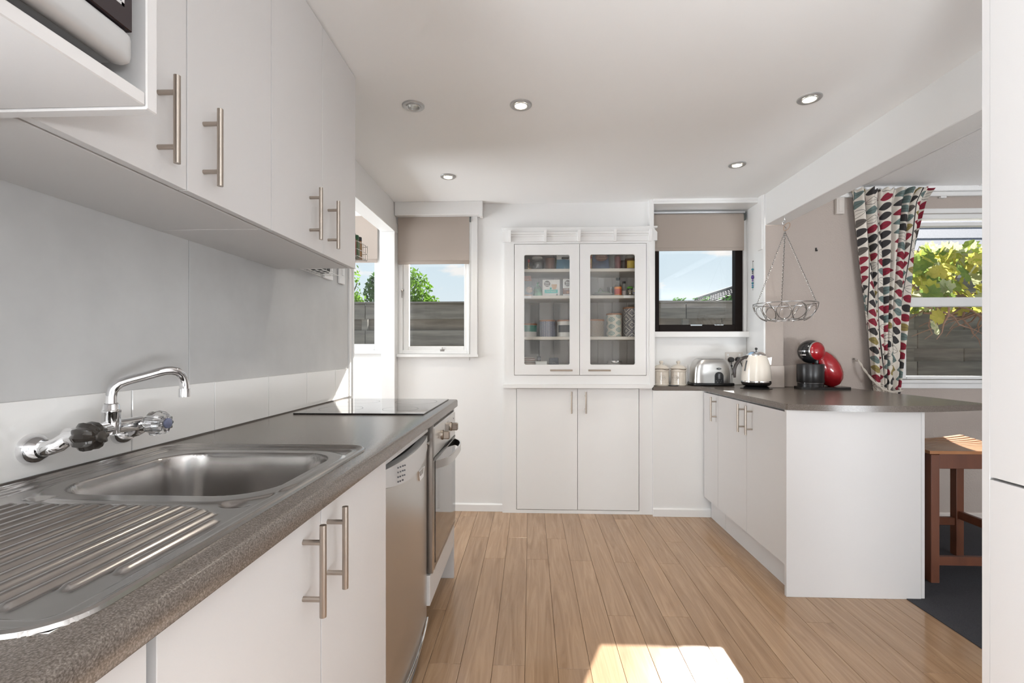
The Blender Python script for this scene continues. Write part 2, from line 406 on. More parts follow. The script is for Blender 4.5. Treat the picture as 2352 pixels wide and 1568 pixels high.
# dining wall
W4 = (2.60, 4.2, .965, 2.152)
struct('wall_dining', wall_xz(1.764, 4.7, -.01, 2.34, 3.40, 3.52, [W4]), BEIGE, 'beige textured dining wall with a wide window', 'wall')
b = B(); b.prism([(3.40, .004), (3.386, .004), (3.386, .05), (3.392, .058), (3.40, .058)], 1.78, 4.6, 'X')
struct('baseboard_dining', b, mat('skirting_beige', (.60, .54, .50), .45), 'pale skirting along the dining wall behind the stool', 'skirting')
b = B(); b.box(1.80, 4.6, 3.36, 3.40, 2.30, 2.336, .004)
struct('trim_4', b, DCEIL, 'rough cornice at the top of the dining wall', 'cornice')
# left wall with splashback
struct('wall_left', wall_yz(-.1, 2.6, -.01, CZ, -1.115, -1.018), WHITE, 'left kitchen wall behind sink and hob', 'wall')
wl = bpy.data.objects['wall_left']
for y0, y1, zt in ((-.09, 1.351, 1.53), (1.354, 2.565, 2.06)):
    b = B(); b.box(-1.018, -1.0135, y0, y1, .934, zt, .0008); obj('splash_panel', b, GREY, wl)
b = B(); b.box(-1.0178, -1.0145, -.09, 2.55, .934, 1.088); obj('grout', b, GROUT, wl)
ys = [-.085, .215, .525, .835, 1.145, 1.455, 1.765, 2.072, 2.38, 2.552]
for y0, y1 in zip(ys, ys[1:]):
    b = B(); b.box(-1.0145, -1.006, y0 + .0016, y1 - .0016, .936, 1.090, .0012); obj('tile', b, TILE, wl)
b = B(); b.box(-1.122, -.998, 2.60, 2.622, 0, 2.066, .003); b.box(-1.018, -1.004, 2.567, 2.60, .934, 2.066, .003)
struct('trim_5', b, TRIMW, 'white end casing of the tiled left wall', 'trim')
# header and post on the left
b = B(); b.box(-1.096, -.998, 2.6, 3.47, 2.07, CZ); b.box(-1.10, -.990, 2.6, 3.469, 2.065, 2.137, .004)
struct('trim_6', b, TRIMW, 'white header over the opening to the left nook', 'header')
b = B(); b.box(-1.096, -.994, 3.40, 3.469, 0, 2.066, .003); struct('trim_7', b, TRIMW, 'white post between nook and left window', 'post')
# nook and rear room shell (only glimpsed or reflected); wide openings added for fill light
struct('wall_nook', wall_yz(1.5, 3.6, -.01, CZ, -2.34, -2.24, [(1.75, 3.25, .85, 2.18)]), WHITE, 'side wall of the left nook', 'wall')
b = B(); b.box(-2.34, -1.115, 1.4, 1.5, 0, CZ); struct('wall_nook_near', b, WHITE, 'near wall of the left nook', 'wall')
struct('wall_side', wall_yz(-1.7, -.1, -.01, CZ, -1.115, -1.018, [(-1.5, -.4, .05, 2.05)]), WHITE, 'wall with an added light opening behind the left worktop end', 'wall')  # opening put in to let the side fill through; no door built
b = B(); b.box(-3.2, -1.115, -1.7, -1.6, 0, CZ); struct('wall_rear_step', b, WHITE, 'stepped wall behind the viewpoint', 'wall')
RW = (-2.95, -.85, .05, 2.15); L1 = (-.01, .22, 1.10, 2.2); L2 = (.44, .66, 1.10, 2.2)
struct('wall_rear', wall_xz(-3.3, 4.8, -.01, 2.34, -3.3, -3.2, [RW, L1, L2, (2.4, 4.4, .05, 2.15)]), WHITE, 'rear wall behind the viewpoint', 'wall')
b = B(); b.box(-3.3, -3.2, -3.2, -1.6, 0, CZ); struct('wall_rear_left', b, WHITE, 'far left wall behind the viewpoint', 'wall')
struct('wall_right', wall_yz(-3.2, 3.5, -.01, 2.34, 4.6, 4.7), BEIGE, 'right wall of the dining side', 'wall')
# leadlight windows in the rear wall, mirrored in the cupboard glass
LEAD = mat('lead_came', (.05, .05, .055), .5, .6)
FROST = mat('frosted_leadlight', (.9, .93, .95), .35, trans=.0)
for i, (x0, x1, z0, z1) in enumerate((L1, L2)):
    w = sempty('window_%d' % (5 + i), ((x0 + x1) / 2, -3.25, z0), 'narrow leadlight window in the rear wall, ' + ('nearer the left' if i == 0 else 'nearer the right'), 'window')
    b = B(); b.frame(x0, x1, z0, z1, .012, -3.27, -3.22); obj('frame', b, TRIMW, w)
    b = B(); b.box(x0 + .012, x1 - .012, -3.25, -3.246, z0 + .012, z1 - .012); obj('pane', b, PANE, w)
    b = B(); xc = (x0 + x1) / 2; zc = z0 + .66
    for x in (x0 + .05, xc, x1 - .05): b.box(x - .003, x + .003, -3.245, -3.238, z0 + .01, z1 - .01)
    b.box(x0 + .01, x1 - .01, -3.245, -3.238, zc - .003, zc + .003)
    b.prism([(xc - .05, zc), (xc, zc - .075), (xc + .05, zc), (xc, zc + .075)], -3.244, -3.236, 'Y'); obj('lead_came', b, LEAD, w)

# ------------------------------------------------------------------ windows in view
def blind(name, x0, x1, ztop, zbot, y, label, chain_x=None, chain_bot=None, bracket=True):
    t = thing(name, ((x0 + x1) / 2, y, zbot), label, 'roller blind', 'roller blinds')
    b = B(); b.box(x0, x1, y - .002, y + .002, zbot, ztop); obj('fabric', b, BLIND, t)
    b = B(); b.box(x0 + .001, x1 - .001, y - .006, y + .006, zbot - .002, zbot + .024, .004, 2); obj('hem_bar', b, BLIND, t)
    b = B(); b.cyl((x0, y + .02, ztop + .005), (x1, y + .02, ztop + .005), .02, n=18); obj('roller', b, BLIND, t)
    if bracket:
        b = B(); b.box(x1 - .002, x1 + .014, y - .012, y + .045, ztop - .035, ztop + .032, .004); obj('bracket', b, mat('bracket_grey', (.08, .09, .085), .4), t)
    if chain_x:
        b = B(); z = ztop - .02
        n = int((z - chain_bot) / .009)
        for dx in (0, .012):
            b.cyl((chain_x + dx, y - .012, z), (chain_x + dx * .2, y - .012, chain_bot), .0013, n=6)
        for i in range(n):
            f = i / n; b.sphere((chain_x + .012 * (1 - f * .8), y - .012, z - (z - chain_bot) * f), .0028, 6, 4)
        obj('bead_chain', b, mat('chain_grey', (.45, .43, .41), .4, .3), t)
    return t
# window 1: nook
w = sempty('window_1', (-1.6, 3.5, 1.19), 'white framed window of the left nook, beyond the post', 'window')
b = B(); b.frame(-2.1, -1.13, 1.19, 2.2, .05, 3.50, 3.56, .004); obj('frame', b, TRIMW, w)
b = B(); b.box(-2.06, -1.17, 3.53, 3.534, 1.23, 2.16); obj('pane', b, PANE, w)
b = B(); b.box(-2.13, -1.10, 3.43, 3.52, 1.165, 1.192, .004); obj('sill', b, TRIMW, w)
blind('roller_blind', -2.08, -1.145, 2.19, 1.852, 3.468, 'beige roller blind of the nook window, left of the white post', bracket=False)
# window 2: casement left of the cupboard
w = sempty('window_2', (-.71, 3.5, 1.165), 'white casement window between the post and the cupboard', 'window')
b = B(); b.frame(-.988, -.44, 1.165, 2.2, .03, 3.475, 3.57, .003); b.box(-.452, -.39, 3.452, 3.47, 1.14, 2.2, .003)
obj('frame', b, TRIMW, w)
sash = B(); sash.frame(-.958, -.452, 1.178, 2.185, .043, 3.49, 3.535, .004, wb=.046); sash = obj('sash', sash, TRIMW, w)
b = B(); b.box(-.918, -.492 + .02, 3.511, 3.515, 1.22, 2.145); obj('pane', b, PANE, sash)
b = B(); b.prism([(-.992, 1.143), (-.385, 1.143), (-.385, 1.163), (-.992, 1.163)], 3.435, 3.475, 'Y'); obj('sill', b, TRIMW, w)
b = B(); b.box(-.712, -.50, 3.478, 3.486, 1.186, 1.194, .002); b.box(-.675, -.64, 3.474, 3.488, 1.183, 1.20, .002); b.cyl((-.66, 3.48, 1.19), (-.66, 3.48, 1.215), .004, n=8)
obj('window_stay', b, STEELD, w)
b = B(); b.cyl((-.962, 3.49, 1.645), (-.962, 3.478, 1.645), .012, n=12); b.tube([(-.962, 3.476, 1.645), (-.956, 3.47, 1.62), (-.958, 3.472, 1.585)], [.008, .007, .004], 8)
obj('latch', b, STEELD, w)
b = B(); b.box(-.995, -.347, 3.395, 3.47, 2.182, CZ + .001, .003); b.box(-.372, -.347, 3.395, 3.469, 2.170, 2.183, .002)
struct('trim_8', b, TRIMW, 'white pelmet box over the casement window', 'pelmet')
blind('roller_blind', -.985, -.452, 2.18, 1.834, 3.452, 'beige roller blind with a chain in the casement window', -.449, 1.118, bracket=False)
b = B(); b.box(-.449, -.438, 3.445, 3.468, 2.14, 2.18, .002); obj('bracket', b, mat('bracket_grey', (.08, .09, .085), .4), bpy.data.objects['roller_blind.001'])
# window 3: dark framed
w = sempty('window_3', (1.27, 3.64, 1.33), 'dark framed window above the toaster', 'window')
b = B(); b.frame(.93, 1.612, 1.33, 2.225, .055, 3.62, 3.68, .003, wb=.058); obj('frame', b, DARKWOOD, w)
b = B(); b.box(.97, 1.56, 3.648, 3.652, 1.385, 2.18); obj('pane', b, PANE, w)
b = B(); b.box(.89, 1.635, 3.55, 3.625, 1.289, 1.333, .004); obj('sill', b, TRIMW, w)
b = B(); b.box(1.22, 1.31, 3.618, 3.626, 1.378, 1.392, .003); b.box(1.40, 1.47, 3.618, 3.626, 1.380, 1.392, .003); obj('catch', b, CHROME, w)
blind('roller_blind', .935, 1.606, 2.205, 1.945, 3.585, 'beige roller blind half down in the dark framed window', 1.618, 1.08)
b = B(); b.box(.90, 1.61, 3.57, 3.60, 2.222, 2.238, .002); obj('head_rail', b, mat('rail_alu', (.6, .61, .63), .3, .8), bpy.data.objects['roller_blind.002'])
# window 4: dining
w = sempty('window_4', (3.4, 3.45, .965), 'wide white window of the dining wall beside the curtain', 'window')
b = B(); b.frame(2.60, 4.2, .99, 2.152, .05, 3.405, 3.47, .004, wb=.02, wt=.035); b.box(2.6, 4.2, 3.42, 3.47, 2.07, 2.095, .002); b.box(2.64, 4.16, 3.415, 3.475, 1.502, 1.566, .004); obj('frame', b, TRIMW, w)
b = B(); b.box(2.64, 4.16, 3.44, 3.444, 1.56, 2.08); obj('pane', b, PANE, w)
b = B(); b.box(2.64, 4.16, 3.44, 3.444, 1.00, 1.505); obj('pane', b, PANE, w)
b = B(); b.box(2.56, 4.24, 3.375, 3.45, .962, .985, .004); b.box(2.58, 4.22, 3.39, 3.401, .925, .962, .003); obj('sill', b, TRIMW, w)
b = B(); b.box(2.56, 4.24, 3.388, 3.401, 2.152, 2.185, .003); obj('architrave', b, TRIMW, w)
# ================================================================== left run
DX = -.404     # door face of the base units
def base_unit(name, y0, y1, doors, label, hs):
    t = thing(name, (-.7, (y0 + y1) / 2, 0), label, 'cabinet', 'white base cabinets under the sink worktop')
    b = B(); b.box(-.99, -.434, y0 + .001, y1 - .001, .10, .76); b.box(-.99, -.93, y0 + .001, y1 - .001, .76, .893)
    b.box(-.445, -.434, y0 + .001, y1 - .001, .76, .893); obj('carcass', b, CAB, t)
    b = B(); b.box(-.52, -.502, y0 + .001, y1 - .001, .0, .10); obj('plinth', b, CAB, t)
    for (a, c), h in zip(doors, hs):
        b = B(); b.box(-.423, DX, a + .0006, c - .0006, .118, .889, .0007); d = obj('door', b, CAB, t)
        if h is not None: handle(d, (DX + .036, h, .717), (DX + .036, h, .880), (.036, 0, 0))
    return t
base_unit('base_cabinet', -.08, .480, [(-.075, .199), (.202, .4785)], 'white base cabinet at the near end under the draining board', [None, None])
base_unit('base_cabinet', .486, 1.297, [(.4905, .888), (.891, 1.2965)], 'white double door base cabinet under the sink bowl beside the dishwasher', [.818, .918])
# worktop
wt = thing('worktop', (-.7, 1.0, .895), 'brown speckled laminate worktop with sink and hob on the left', 'worktop')
b = B(); z0, z1 = .897, WT
b.box(-1.005, -.970, -.085, 2.455, z0, z1); b.box(-.970, -.437, 1.222, 2.455, z0, z1); b.box(-.970, -.437, -.085, .408, z0, z1)
prof = [(-.437, z0), (-.384, z0), (-.383, z0 + .002), (-.383, z1 - .008), (-.3845, z1 - .004), (-.387, z1 - .0015), (-.392, z1), (-.437, z1)]
# sweep the front nosing along y
a = [b.bm.verts.new((u, -.085, v)) for u, v in prof]; c = [b.bm.verts.new((u, 2.455, v)) for u, v in prof]
b.bm.faces.new(a); b.bm.faces.new(c)
for i in range(len(prof)): b.bm.faces.new((a[i], a[(i + 1) % len(prof)], c[(i + 1) % len(prof)], c[i]))
obj('slab', b, STONE, wt, smooth=50)
b = B(); b.box(-1.0055, -1.0, -.085, 2.45, WT - .001, WT + .0035); obj('sealant', b, mat('sealant', (.10, .085, .075), .6), wt)
# sink: pressed steel sheet with bowl and ribbed drainer
def sd_rr(x, y, x0, x1, y0, y1, r):
    cx, cy = (x0 + x1) / 2, (y0 + y1) / 2; dx = abs(x - cx) - (x1 - x0) / 2 + r; dy = abs(y - cy) - (y1 - y0) / 2 + r
    return math.hypot(max(dx, 0), max(dy, 0)) + min(max(dx, dy), 0) - r
def sst(a, b_, x): t = min(max((x - a) / (b_ - a), 0), 1); return t * t * (3 - 2 * t)
SX0, SX1, SY0, SY1 = -.982, -.424, .395, 1.235
def bowl_sd(x, y): return sd_rr(x, y, -.885, -.482, .815, 1.155, .085)
ribs = []
for i in range(18):
    rx = -.484 - .0245 * i
    if rx < -.90: break
    near = .525 - .04 * min(i, 3) if i < 4 else .425
    far = (.705, .735, .748, .758)[i] if i < 4 else .765
    ribs.append((rx, near, far))
def sink_z(x, y):
    o = sd_rr(x, y, SX0, SX1, SY0, SY1, .055)
    if o > -.002: return WT - .006
    z = WT + .0042
    z -= .0045 * sst(-.012, -.020, o) * 1.0            # inner tray lies lower than the rim
    z -= .004 * sst(-.034, -.040, o)
    s = bowl_sd(x, y)
    # raised land round the bowl
    z += .003 * sst(.045, .035, s) * sst(.03, .036, s + .04)
    z -= .150 * sst(.004, -.022, s)
    # drainer ribs
    if y < .80:
        for rx, a, c in ribs:
            d = abs(x - rx)
            if d < .012:
                k = sst(a, a + .012, y) * sst(c, c - .012, y)
                z += .0058 * sst(.0095, .0030, d) * k
        for cx, cy in ((-.50, .775), (-.865, .795)):
            z -= .006 * sst(.03, .010, math.hypot(x - cx, (y - cy) * 1.6))
    return z
nx, ny = 190, 286
b = B(); b.grid(lambda u, v: (SX0 - .002 + (SX1 - SX0 + .004) * u, SY0 - .002 + (SY1 - SY0 + .004) * v, sink_z(SX0 - .002 + (SX1 - SX0 + .004) * u, SY0 - .002 + (SY1 - SY0 + .004) * v)), nx, ny)
sk = thing('sink', (-.7, .82, WT), 'stainless steel inset sink with ribbed drainer below the wall tap', 'sink')
obj('basin', b, SINKM, sk, smooth=180)
P = []
for cx_, cy_, s_ in ((SX1, SY1, 0), (SX0, SY1, 1), (SX0, SY0, 2), (SX1, SY0, 3)):
    ux, uy = (cx_ - .060 if cx_ == SX1 else cx_ + .060), (cy_ - .060 if cy_ == SY1 else cy_ + .060)
    for i in range(9): a_ = PI / 2 * (s_ + i / 8); P.append((ux + .0545 * math.cos(a_), uy + .0545 * math.sin(a_), WT + .0005))
b = B(); b.tube(P, .0058, 8, closed=True); obj('rim', b, SINKM, sk)
b = B(); b.lathe([(.0, .002), (.028, .002), (.034, .004), (.038, .001)], (-.68, .985, WT - .1545), 24); obj('waste', b, CHROME, sk)
# tap
tp = thing('tap', (-.93, 1.0, 1.0), 'chrome wall mounted tap with clear and smoky knobs', 'tap')
ty0, ty1, tx, tz = .921, 1.097, -.945, 1.015
for y in (ty0 - .015, ty1 + .015):
    b = B(); b.lathe([(.0, .028), (.019, .026), (.026, .018), (.030, .008), (.031, 0)], (-1.006, y, .992), 24, (1, 0, 0))
    yy = ty0 if y < 1 else ty1
    b.tube([(-.985, y, .992), (-.968, y, .994), (-.955, y + (yy - y) * .4, 1.000), (-.945, yy, 1.011), (-.915, yy, 1.012), (-.90, yy, 1.012)], [.0155, .0155, .0155, .0155, .018, .018], 14)
    obj('inlet', b, CHROME, tp)
yc = 1.02
b = B(); b.tube([(tx, ty0, tz), (tx, ty0 + .05, tz + .001), (tx, yc, tz + .002), (tx, ty1, tz)], [.017, .014, .016, .017], 16)
b.lathe([(.017, -.012), (.018, .012), (.0175, .034), (.0185, .036), (.0185, .040), (.016, .043), (.015, .053), (.0125, .056)], (tx, yc, tz), 20); obj('body', b, CHROME, tp)
P = [(tx, yc, tz + .05), (tx, yc, 1.086), (tx + .001, yc + .001, 1.098), (tx + .005, yc + .005, 1.108), (tx + .012, yc + .010, 1.1155), (tx + .022, yc + .018, 1.121), (-.897, 1.058, 1.131), (-.879, 1.073, 1.1385), (-.870, 1.082, 1.142), (-.864, 1.093, 1.1425), (-.859, 1.105, 1.1395), (-.856, 1.115, 1.132), (-.8547, 1.121, 1.121), (-.8543, 1.124, 1.108), (-.8543, 1.1245, 1.092)]
b = B(); b.tube(P, .0105, 16); obj('spout', b, CHROME, tp)
b = B(); q = Vector(P[-1]); b.cyl(q + Vector((0, 0, .004)), q + Vector((0, 0, -.016)), .0125, n=20); obj('nozzle', b, CHROME, tp)
def knob(y, m, capm, nm):
    b = B(); n = 40; prof = [(.006, .0), (.020, .002), (.027, .010), (.0285, .020), (.026, .036), (.020, .046), (.013, .048)]
    rings = []
    for r, h in prof:
        rings.append([b.bm.verts.new((tx + .022 + h, y + (r + .0022 * math.cos(10 * 2 * PI * j / n) * (r > .01)) * math.cos(2 * PI * j / n), tz + (r + .0022 * math.cos(10 * 2 * PI * j / n) * (r > .01)) * math.sin(2 * PI * j / n))) for j in range(n)])
    for a, c in zip(rings, rings[1:]):
        for j in range(n): b.bm.faces.new((a[j], a[(j + 1) % n], c[(j + 1) % n], c[j]))
    b.bm.faces.new(rings[-1]); b.bm.faces.new(list(reversed(rings[0])))
    k = obj(nm, b, m, tp)
    b = B(); b.lathe([(0, .052), (.009, .052), (.012, .0505), (.0125, .046)], (tx + .022, y, tz), 20, (1, 0, 0)); obj('cap', b, capm, k)
    b = B(); b.cyl((tx + .005, y, tz), (tx + .06, y, tz), .009, n=12); obj('spindle', b, CHROME, k)
    return k
CLEAR = mat('clear_acrylic', (.95, .95, .95), .04, trans=.95); SMOKE = mat('smoky_acrylic', (.035, .028, .022), .05, coat=.8, trans=.25)
knob(ty0, SMOKE, mat('knob_cap_dark', (.10, .09, .08), .2, .6), 'knob')['label'] = 'smoky dark knob'
knob(ty1, CLEAR, mat('knob_cap_blue', (.22, .24, .36), .25, .5), 'knob')['label'] = 'clear acrylic knob'
# hob
hb = thing('hob', (-.69, 2.13, WT), 'black glass ceramic hob at the far end of the worktop', 'hob')
b = B(); b.box(-.955, -.425, 1.848, 2.425, WT + .0003, WT + .006, .0015); obj('glass_plate', b, HOB, hb)
ringm = mat('hob_ring', (.16, .15, .15), .2)
for x, y, r in ((-.82, 2.0, .09), (-.82, 2.28, .075), (-.56, 2.0, .075), (-.56, 2.28, .1)):
    b = B(); b.lathe([(r, .0), (r + .0015, .0)], (x, y, WT + .0064), 40); obj('ring_marking', b, ringm, hb)
# dishwasher
dw = thing('dishwasher', (-.7, 1.59, 0), 'stainless steel dishwasher with a bowed silver control panel', 'dishwasher')
Y0, Y1 = 1.302, 1.852; YC, HW = (Y0 + Y1) / 2, (Y1 - Y0) / 2
def bow(y): return 1 - ((y - YC) / HW) ** 2
b = B(); b.box(-.99, -.44, Y0, Y1, .06, .885); obj('body', b, mat('dw_body', (.10, .10, .10), .5), dw)
def panel(zlo, zhi, x0, bo, m, nm, nu=24, curve=None, th=.03):
    b = B()
    def F(u, v):
        y = Y0 + .002 + (Y1 - Y0 - .004) * u; lo = zlo(y) if callable(zlo) else zlo; hi = zhi(y) if callable(zhi) else zhi
        return (x0 + bo * bow(y), y, lo + (hi - lo) * v)
    b.grid(F, nu, 6)
    r = bmesh.ops.extrude_face_region(b.bm, geom=b.bm.faces[:]); vs = [e for e in r['geom'] if isinstance(e, bmesh.types.BMVert)]
    for v in vs: v.co.x -= th
    return obj(nm, b, m, dw)
SILV = mat('silver_plastic', (.56, .555, .55), .42, .35)
door = panel(.132, lambda y: .800 - .030 * bow(y), -.413, .013, STEEL, 'door')
fas = panel(lambda y: .802 - .030 * bow(y), lambda y: .853 - .004 * bow(y), -.410, .021, SILV, 'control_panel')
panel(lambda y: .868 - .002 * bow(y), .894, -.408, .0, SILV, 'top_strip')
b = B(); b.prism([(1.655, .760), (1.745, .757), (1.725, .722), (1.668, .722)], -.404, -.3965, 'X'); obj('handle_recess', b, CHROME, dw)
b = B(); b.prism([(1.662, .755), (1.728, .755), (1.715, .738), (1.674, .738)], -.3965, -.3955, 'X'); obj('recess_shade', b, STEELD, dw)  # dark plate standing in for the shade inside the handle recess
b = B()
random.seed(4)
for r_ in range(4):
    zz = .842 - .014 * r_
    yy = 1.375
    for k in range(3 + (r_ < 3)):
        w_ = random.choice((.004, .006, .003)); b.box(-.404 + .0095 + .004 * k, -.404 + .0137 + .004 * k, yy, yy + w_, zz - .002, zz + .002); yy += w_ + random.choice((.003, .007))
obj('panel_marking', b, mat('print_grey', (.10, .10, .11), .5), fas)
b = B(); b.cyl((-.41, 1.828, .826), (-.3985, 1.828, .826), .007, n=14); obj('button', b, STEELD, fas)
b = B(); P = [(-.409 + .018 * bow(y), y, .128) for y in [Y0 + .004 + (Y1 - Y0 - .008) * i / 20 for i in range(21)]]
b.tube(P, .004, 8); obj('chrome_strip', b, CHROME, dw)
b = B(); b.grid(lambda u, v: (-.43 + .012 * bow(Y0 + (Y1 - Y0) * u), Y0 + .002 + (Y1 - Y0 - .004) * u, .02 + .104 * v), 20, 1)
bmesh.ops.solidify(b.bm, geom=b.bm.faces[:], thickness=.01); obj('kick_panel', b, SILV, dw)
# oven housing
ov = thing('oven', (-.7, 2.17, .17), 'built under stainless oven with bowed handle at the end of the worktop', 'oven')
OY0, OY1, OX = 1.892, 2.430, -.392
b = B(); b.box(-.97, -.412, OY0 + .01, OY1 - .01, .29, .893); obj('body', b, STEELD, ov)
b = B(); b.box(-.42, OX, OY0, OY1, .752, .876, .004); fas = obj('control_panel', b, STEEL, ov)
for y in (2.075, 2.305):
    b = B(); b.cyl((OX - .002, y, .815), (OX + .006, y, .815), .022, n=20); b.box(OX + .004, OX + .034, y - .013, y + .013, .797, .833, .004); obj('knob', b, NICKEL, fas)
b = B(); b.box(OX - .001, OX + .0012, 2.14, 2.235, .785, .855, .0008); obj('display', b, mat('display_grey', (.25, .24, .23), .1), fas)
b = B(); b.box(OX - .001, OX + .001, 2.252, 2.262, .800, .824); obj('panel_marking', b, BLACK, fas)
b = B(); b.box(OX - .001, OX + .001, 2.37, 2.376, .842, .848); obj('panel_marking', b, BLACK, fas)
b = B(); b.box(-.42, OX, OY0, OY1, .292, .742, .004); dr = obj('door', b, STEELD, ov)
b = B(); b.box(OX - .001, OX + .0025, OY0 + .02, OY1 - .012, .318, .738, .001); obj('glass', b, OVENG, dr)
b = B(); P = []
n = 16
for i in range(n + 1):
    t = i / n; y = OY0 + .03 + (OY1 - OY0 - .045) * t; P.append((OX + .004 + .05 * (1 - (2 * t - 1) ** 4), y))
vs = []
for x, y in P: vs.append([b.bm.verts.new((x - .006, y, .702)), b.bm.verts.new((x, y, .702)), b.bm.verts.new((x, y, .735)), b.bm.verts.new((x - .006, y, .735))])
for a, c in zip(vs, vs[1:]):
    for j in range(4): b.bm.faces.new((a[j], a[(j + 1) % 4], c[(j + 1) % 4], c[j]))
b.bm.faces.new(vs[0]); b.bm.faces.new(vs[-1]); obj('handle', b, STEEL, dr)
b = B(); b.box(-.44, -.393, OY0 - .018, OY0 - .001, .29, .893, .002); obj('side_trim', b, STEELD, ov)
b = B(); b.box(OX - .002, OX + .0005, OY0 + .0005, OY1 - .0005, .742, .752); obj('vent_gap', b, BLACK, ov)
hs = thing('oven_housing', (-.7, 2.17, 0), 'white panels framing the oven at the worktop end', 'cabinet panels')
b = B(); b.box(-.43, -.402, 1.862, 2.432, .166, .286, .002); obj('filler_panel', b, CAB, hs)
b = B(); b.box(-.995, -.400, 2.434, 2.451, 0, .896, .001); obj('end_panel', b, CAB, hs)
b = B(); b.box(-.56, -.545, 1.862, 2.432, 0, .15); obj('plinth', b, CAB, hs)
b = B(); b.box(-.99, -.43, 1.855, 1.870, .10, .893); obj('side_panel', b, CAB, hs)
# ------------------------------------------------------------------ wall cabinets
UX, UZ = -.696, 1.515
def wall_unit(y0, ym, y1, h0, h1, label):
    t = thing('wall_cabinet', (-.85, (y0 + y1) / 2, UZ), label, 'cabinet', 'white wall cabinets above the worktop')
    b = B(); b.box(-1.013, UX - .030, y0 + .0008, y1 - .0008, UZ + .002, CZ - .002, .001); obj('carcass', b, CAB, t)
    for a, c, h in ((y0, ym, h0), (ym, y1, h1)):
        b = B(); b.box(UX - .0185, UX, a + .0016, c - .0016, UZ, CZ - .004, .0007); d = obj('door', b, CAB, t)
        handle(d, (UX + .036, h, 1.540), (UX + .036, h, 1.704), (.036, 0, 0))
    return t
wall_unit(.616, .923, 1.233, .850, .972, 'white two door wall cabinet next to the microwave housing')
wall_unit(1.233, 1.542, 1.839, 1.453, 1.586, 'white two door wall cabinet at the far end above the hob')
t = thing('microwave_housing', (-.76, .25, UZ), 'deep white open cabinet holding the microwave, top left', 'cabinet')
b = B(); b.box(-1.013, -.504, .596, .614, 1.508, CZ - .002, .0015); obj('end_panel', b, CAB, t)
b = B(); b.box(-1.013, -.504, -.075, .594, 1.510, 1.528, .0015); obj('shelf', b, CAB, t)
b = B(); b.box(-1.013, -1.0, -.075, .595, 1.529, CZ - .002); obj('back_panel', b, CAB, t)
b = B(); b.box(-1.013, -.504, -.075, .594, CZ - .02, CZ - .002); obj('top_panel', b, CAB, t)
b = B(); b.box(-1.013, -.504, -.093, -.076, 1.508, CZ - .002, .0015); obj('near_panel', b, CAB, t)
mw = thing('microwave', (-.72, .31, 1.53), 'silver microwave oven with a dark glass door in its housing', 'microwave')
b = B(); b.box(-.93, -.515, .07, .568, 1.548, 1.83, .006); obj('case', b, mat('mw_case', (.30, .29, .285), .5), mw)
b = B(); b.box(-.525, -.497, .066, .572, 1.545, 1.588, .012, 3); obj('lower_trim', b, SILV, mw)
b = B(); b.box(-.52, -.4985, .20, .568, 1.588, 1.80, .001); dr = obj('door', b, mat('mw_glass', (.018, .010, .012), .08), mw)
b = B()
for a in ((.212, .556, 1.612, 1.616), (.212, .556, 1.784, 1.788)): b.box(-.4990, -.4982, *a)
b.box(-.4990, -.4982, .552, .556, 1.612, 1.788); b.box(-.4990, -.4982, .212, .216, 1.612, 1.788); obj('window_line', b, SILV, dr)
b = B(); b.box(-.52, -.4975, .066, .197, 1.588, 1.80, .003); obj('control_panel', b, SILV, mw)
b = B(); b.box(-.512, -.486, .10, .43, 1.536, 1.572, .012, 3); obj('door_button', b, SILV, mw)
for x in (-.9, -.55):
    for y in (.1, .54): b = B(); b.cyl((x, y, 1.5283), (x, y, 1.549), .012, n=10); obj('foot', b, BLACK, mw)
# wire baskets and switches on the left wall
WIRE = mat('white_wire', (.78, .77, .75), .35); WIREC = mat('chrome_wire', (.7, .69, .67), .2, .9)
t = thing('wire_rack', (-.97, 2.07, 1.535), 'white wire rack under the far wall cabinet', 'wire rack')
for k in range(4):
    b = B(); x = -1.01 + .03 * k; b.tube([(x, 1.93, 1.55), (x, 2.22, 1.55)], .0018, 6); obj('long_wire', b, WIRE, t)
for k in range(7):
    b = B(); y = 1.935 + .046 * k; b.tube([(-1.012, y, 1.60), (-1.012, y, 1.55), (-.918, y, 1.55), (-.916, y, 1.575)], .0016, 6); obj('cross_wire', b, WIRE, t)
b = B(); b.box(-.995, -.94, 2.08, 2.17, 1.553, 1.60, .006); tag(obj('scouring_pad', b, BLACKM), 'dark scouring pad lying on the wire rack under the cabinet', 'pad')
def switch(name, y0, y1, z0, z1, label, n):
    t = thing(name, (-1.01, (y0 + y1) / 2, z0), label, 'wall switch', 'switch plates beside the wall cabinet')
    b = B(); b.box(-1.0135, -1.002, y0, y1, z0, z1, .003); obj('plate', b, PLAST, t)
    for k in range(n):
        yc = y0 + (y1 - y0) * (k + .5) / n; b = B(); b.box(-1.003, -.996, yc - .008, yc + .008, z0 + .045, z0 + .075, .002); obj('rocker', b, PLAST, t)
switch('wall_switch', 2.245, 2.345, 1.545, 1.66, 'white double switch plate behind the wire rack', 2)
switch('wall_switch', 2.425, 2.497, 1.545, 1.66, 'white single switch plate at the end of the tiled wall', 1)
t = thing('spice_rack', (-.95, 2.47, 1.68), 'chrome wire spice rack beside the far wall cabinet', 'spice rack')
for z in (1.685, 1.72, 1.76):
    b = B(); b.tube([(-1.01, 2.40, z), (-.90, 2.40, z), (-.895, 2.47, z), (-.90, 2.55, z), (-1.01, 2.55, z)], .0018, 6); obj('rail', b, WIREC, t)
for k in range(6):
    b = B(); y = 2.405 + .028 * k; b.tube([(-1.01, y, 1.683), (-.897, y, 1.683), (-.897, y, 1.765)], .0014, 6); obj('upright_wire', b, WIREC, t)
cols = [((.25, .03, .02), 'red'), ((.05, .12, .03), 'green'), ((.30, .14, .03), 'brown')]
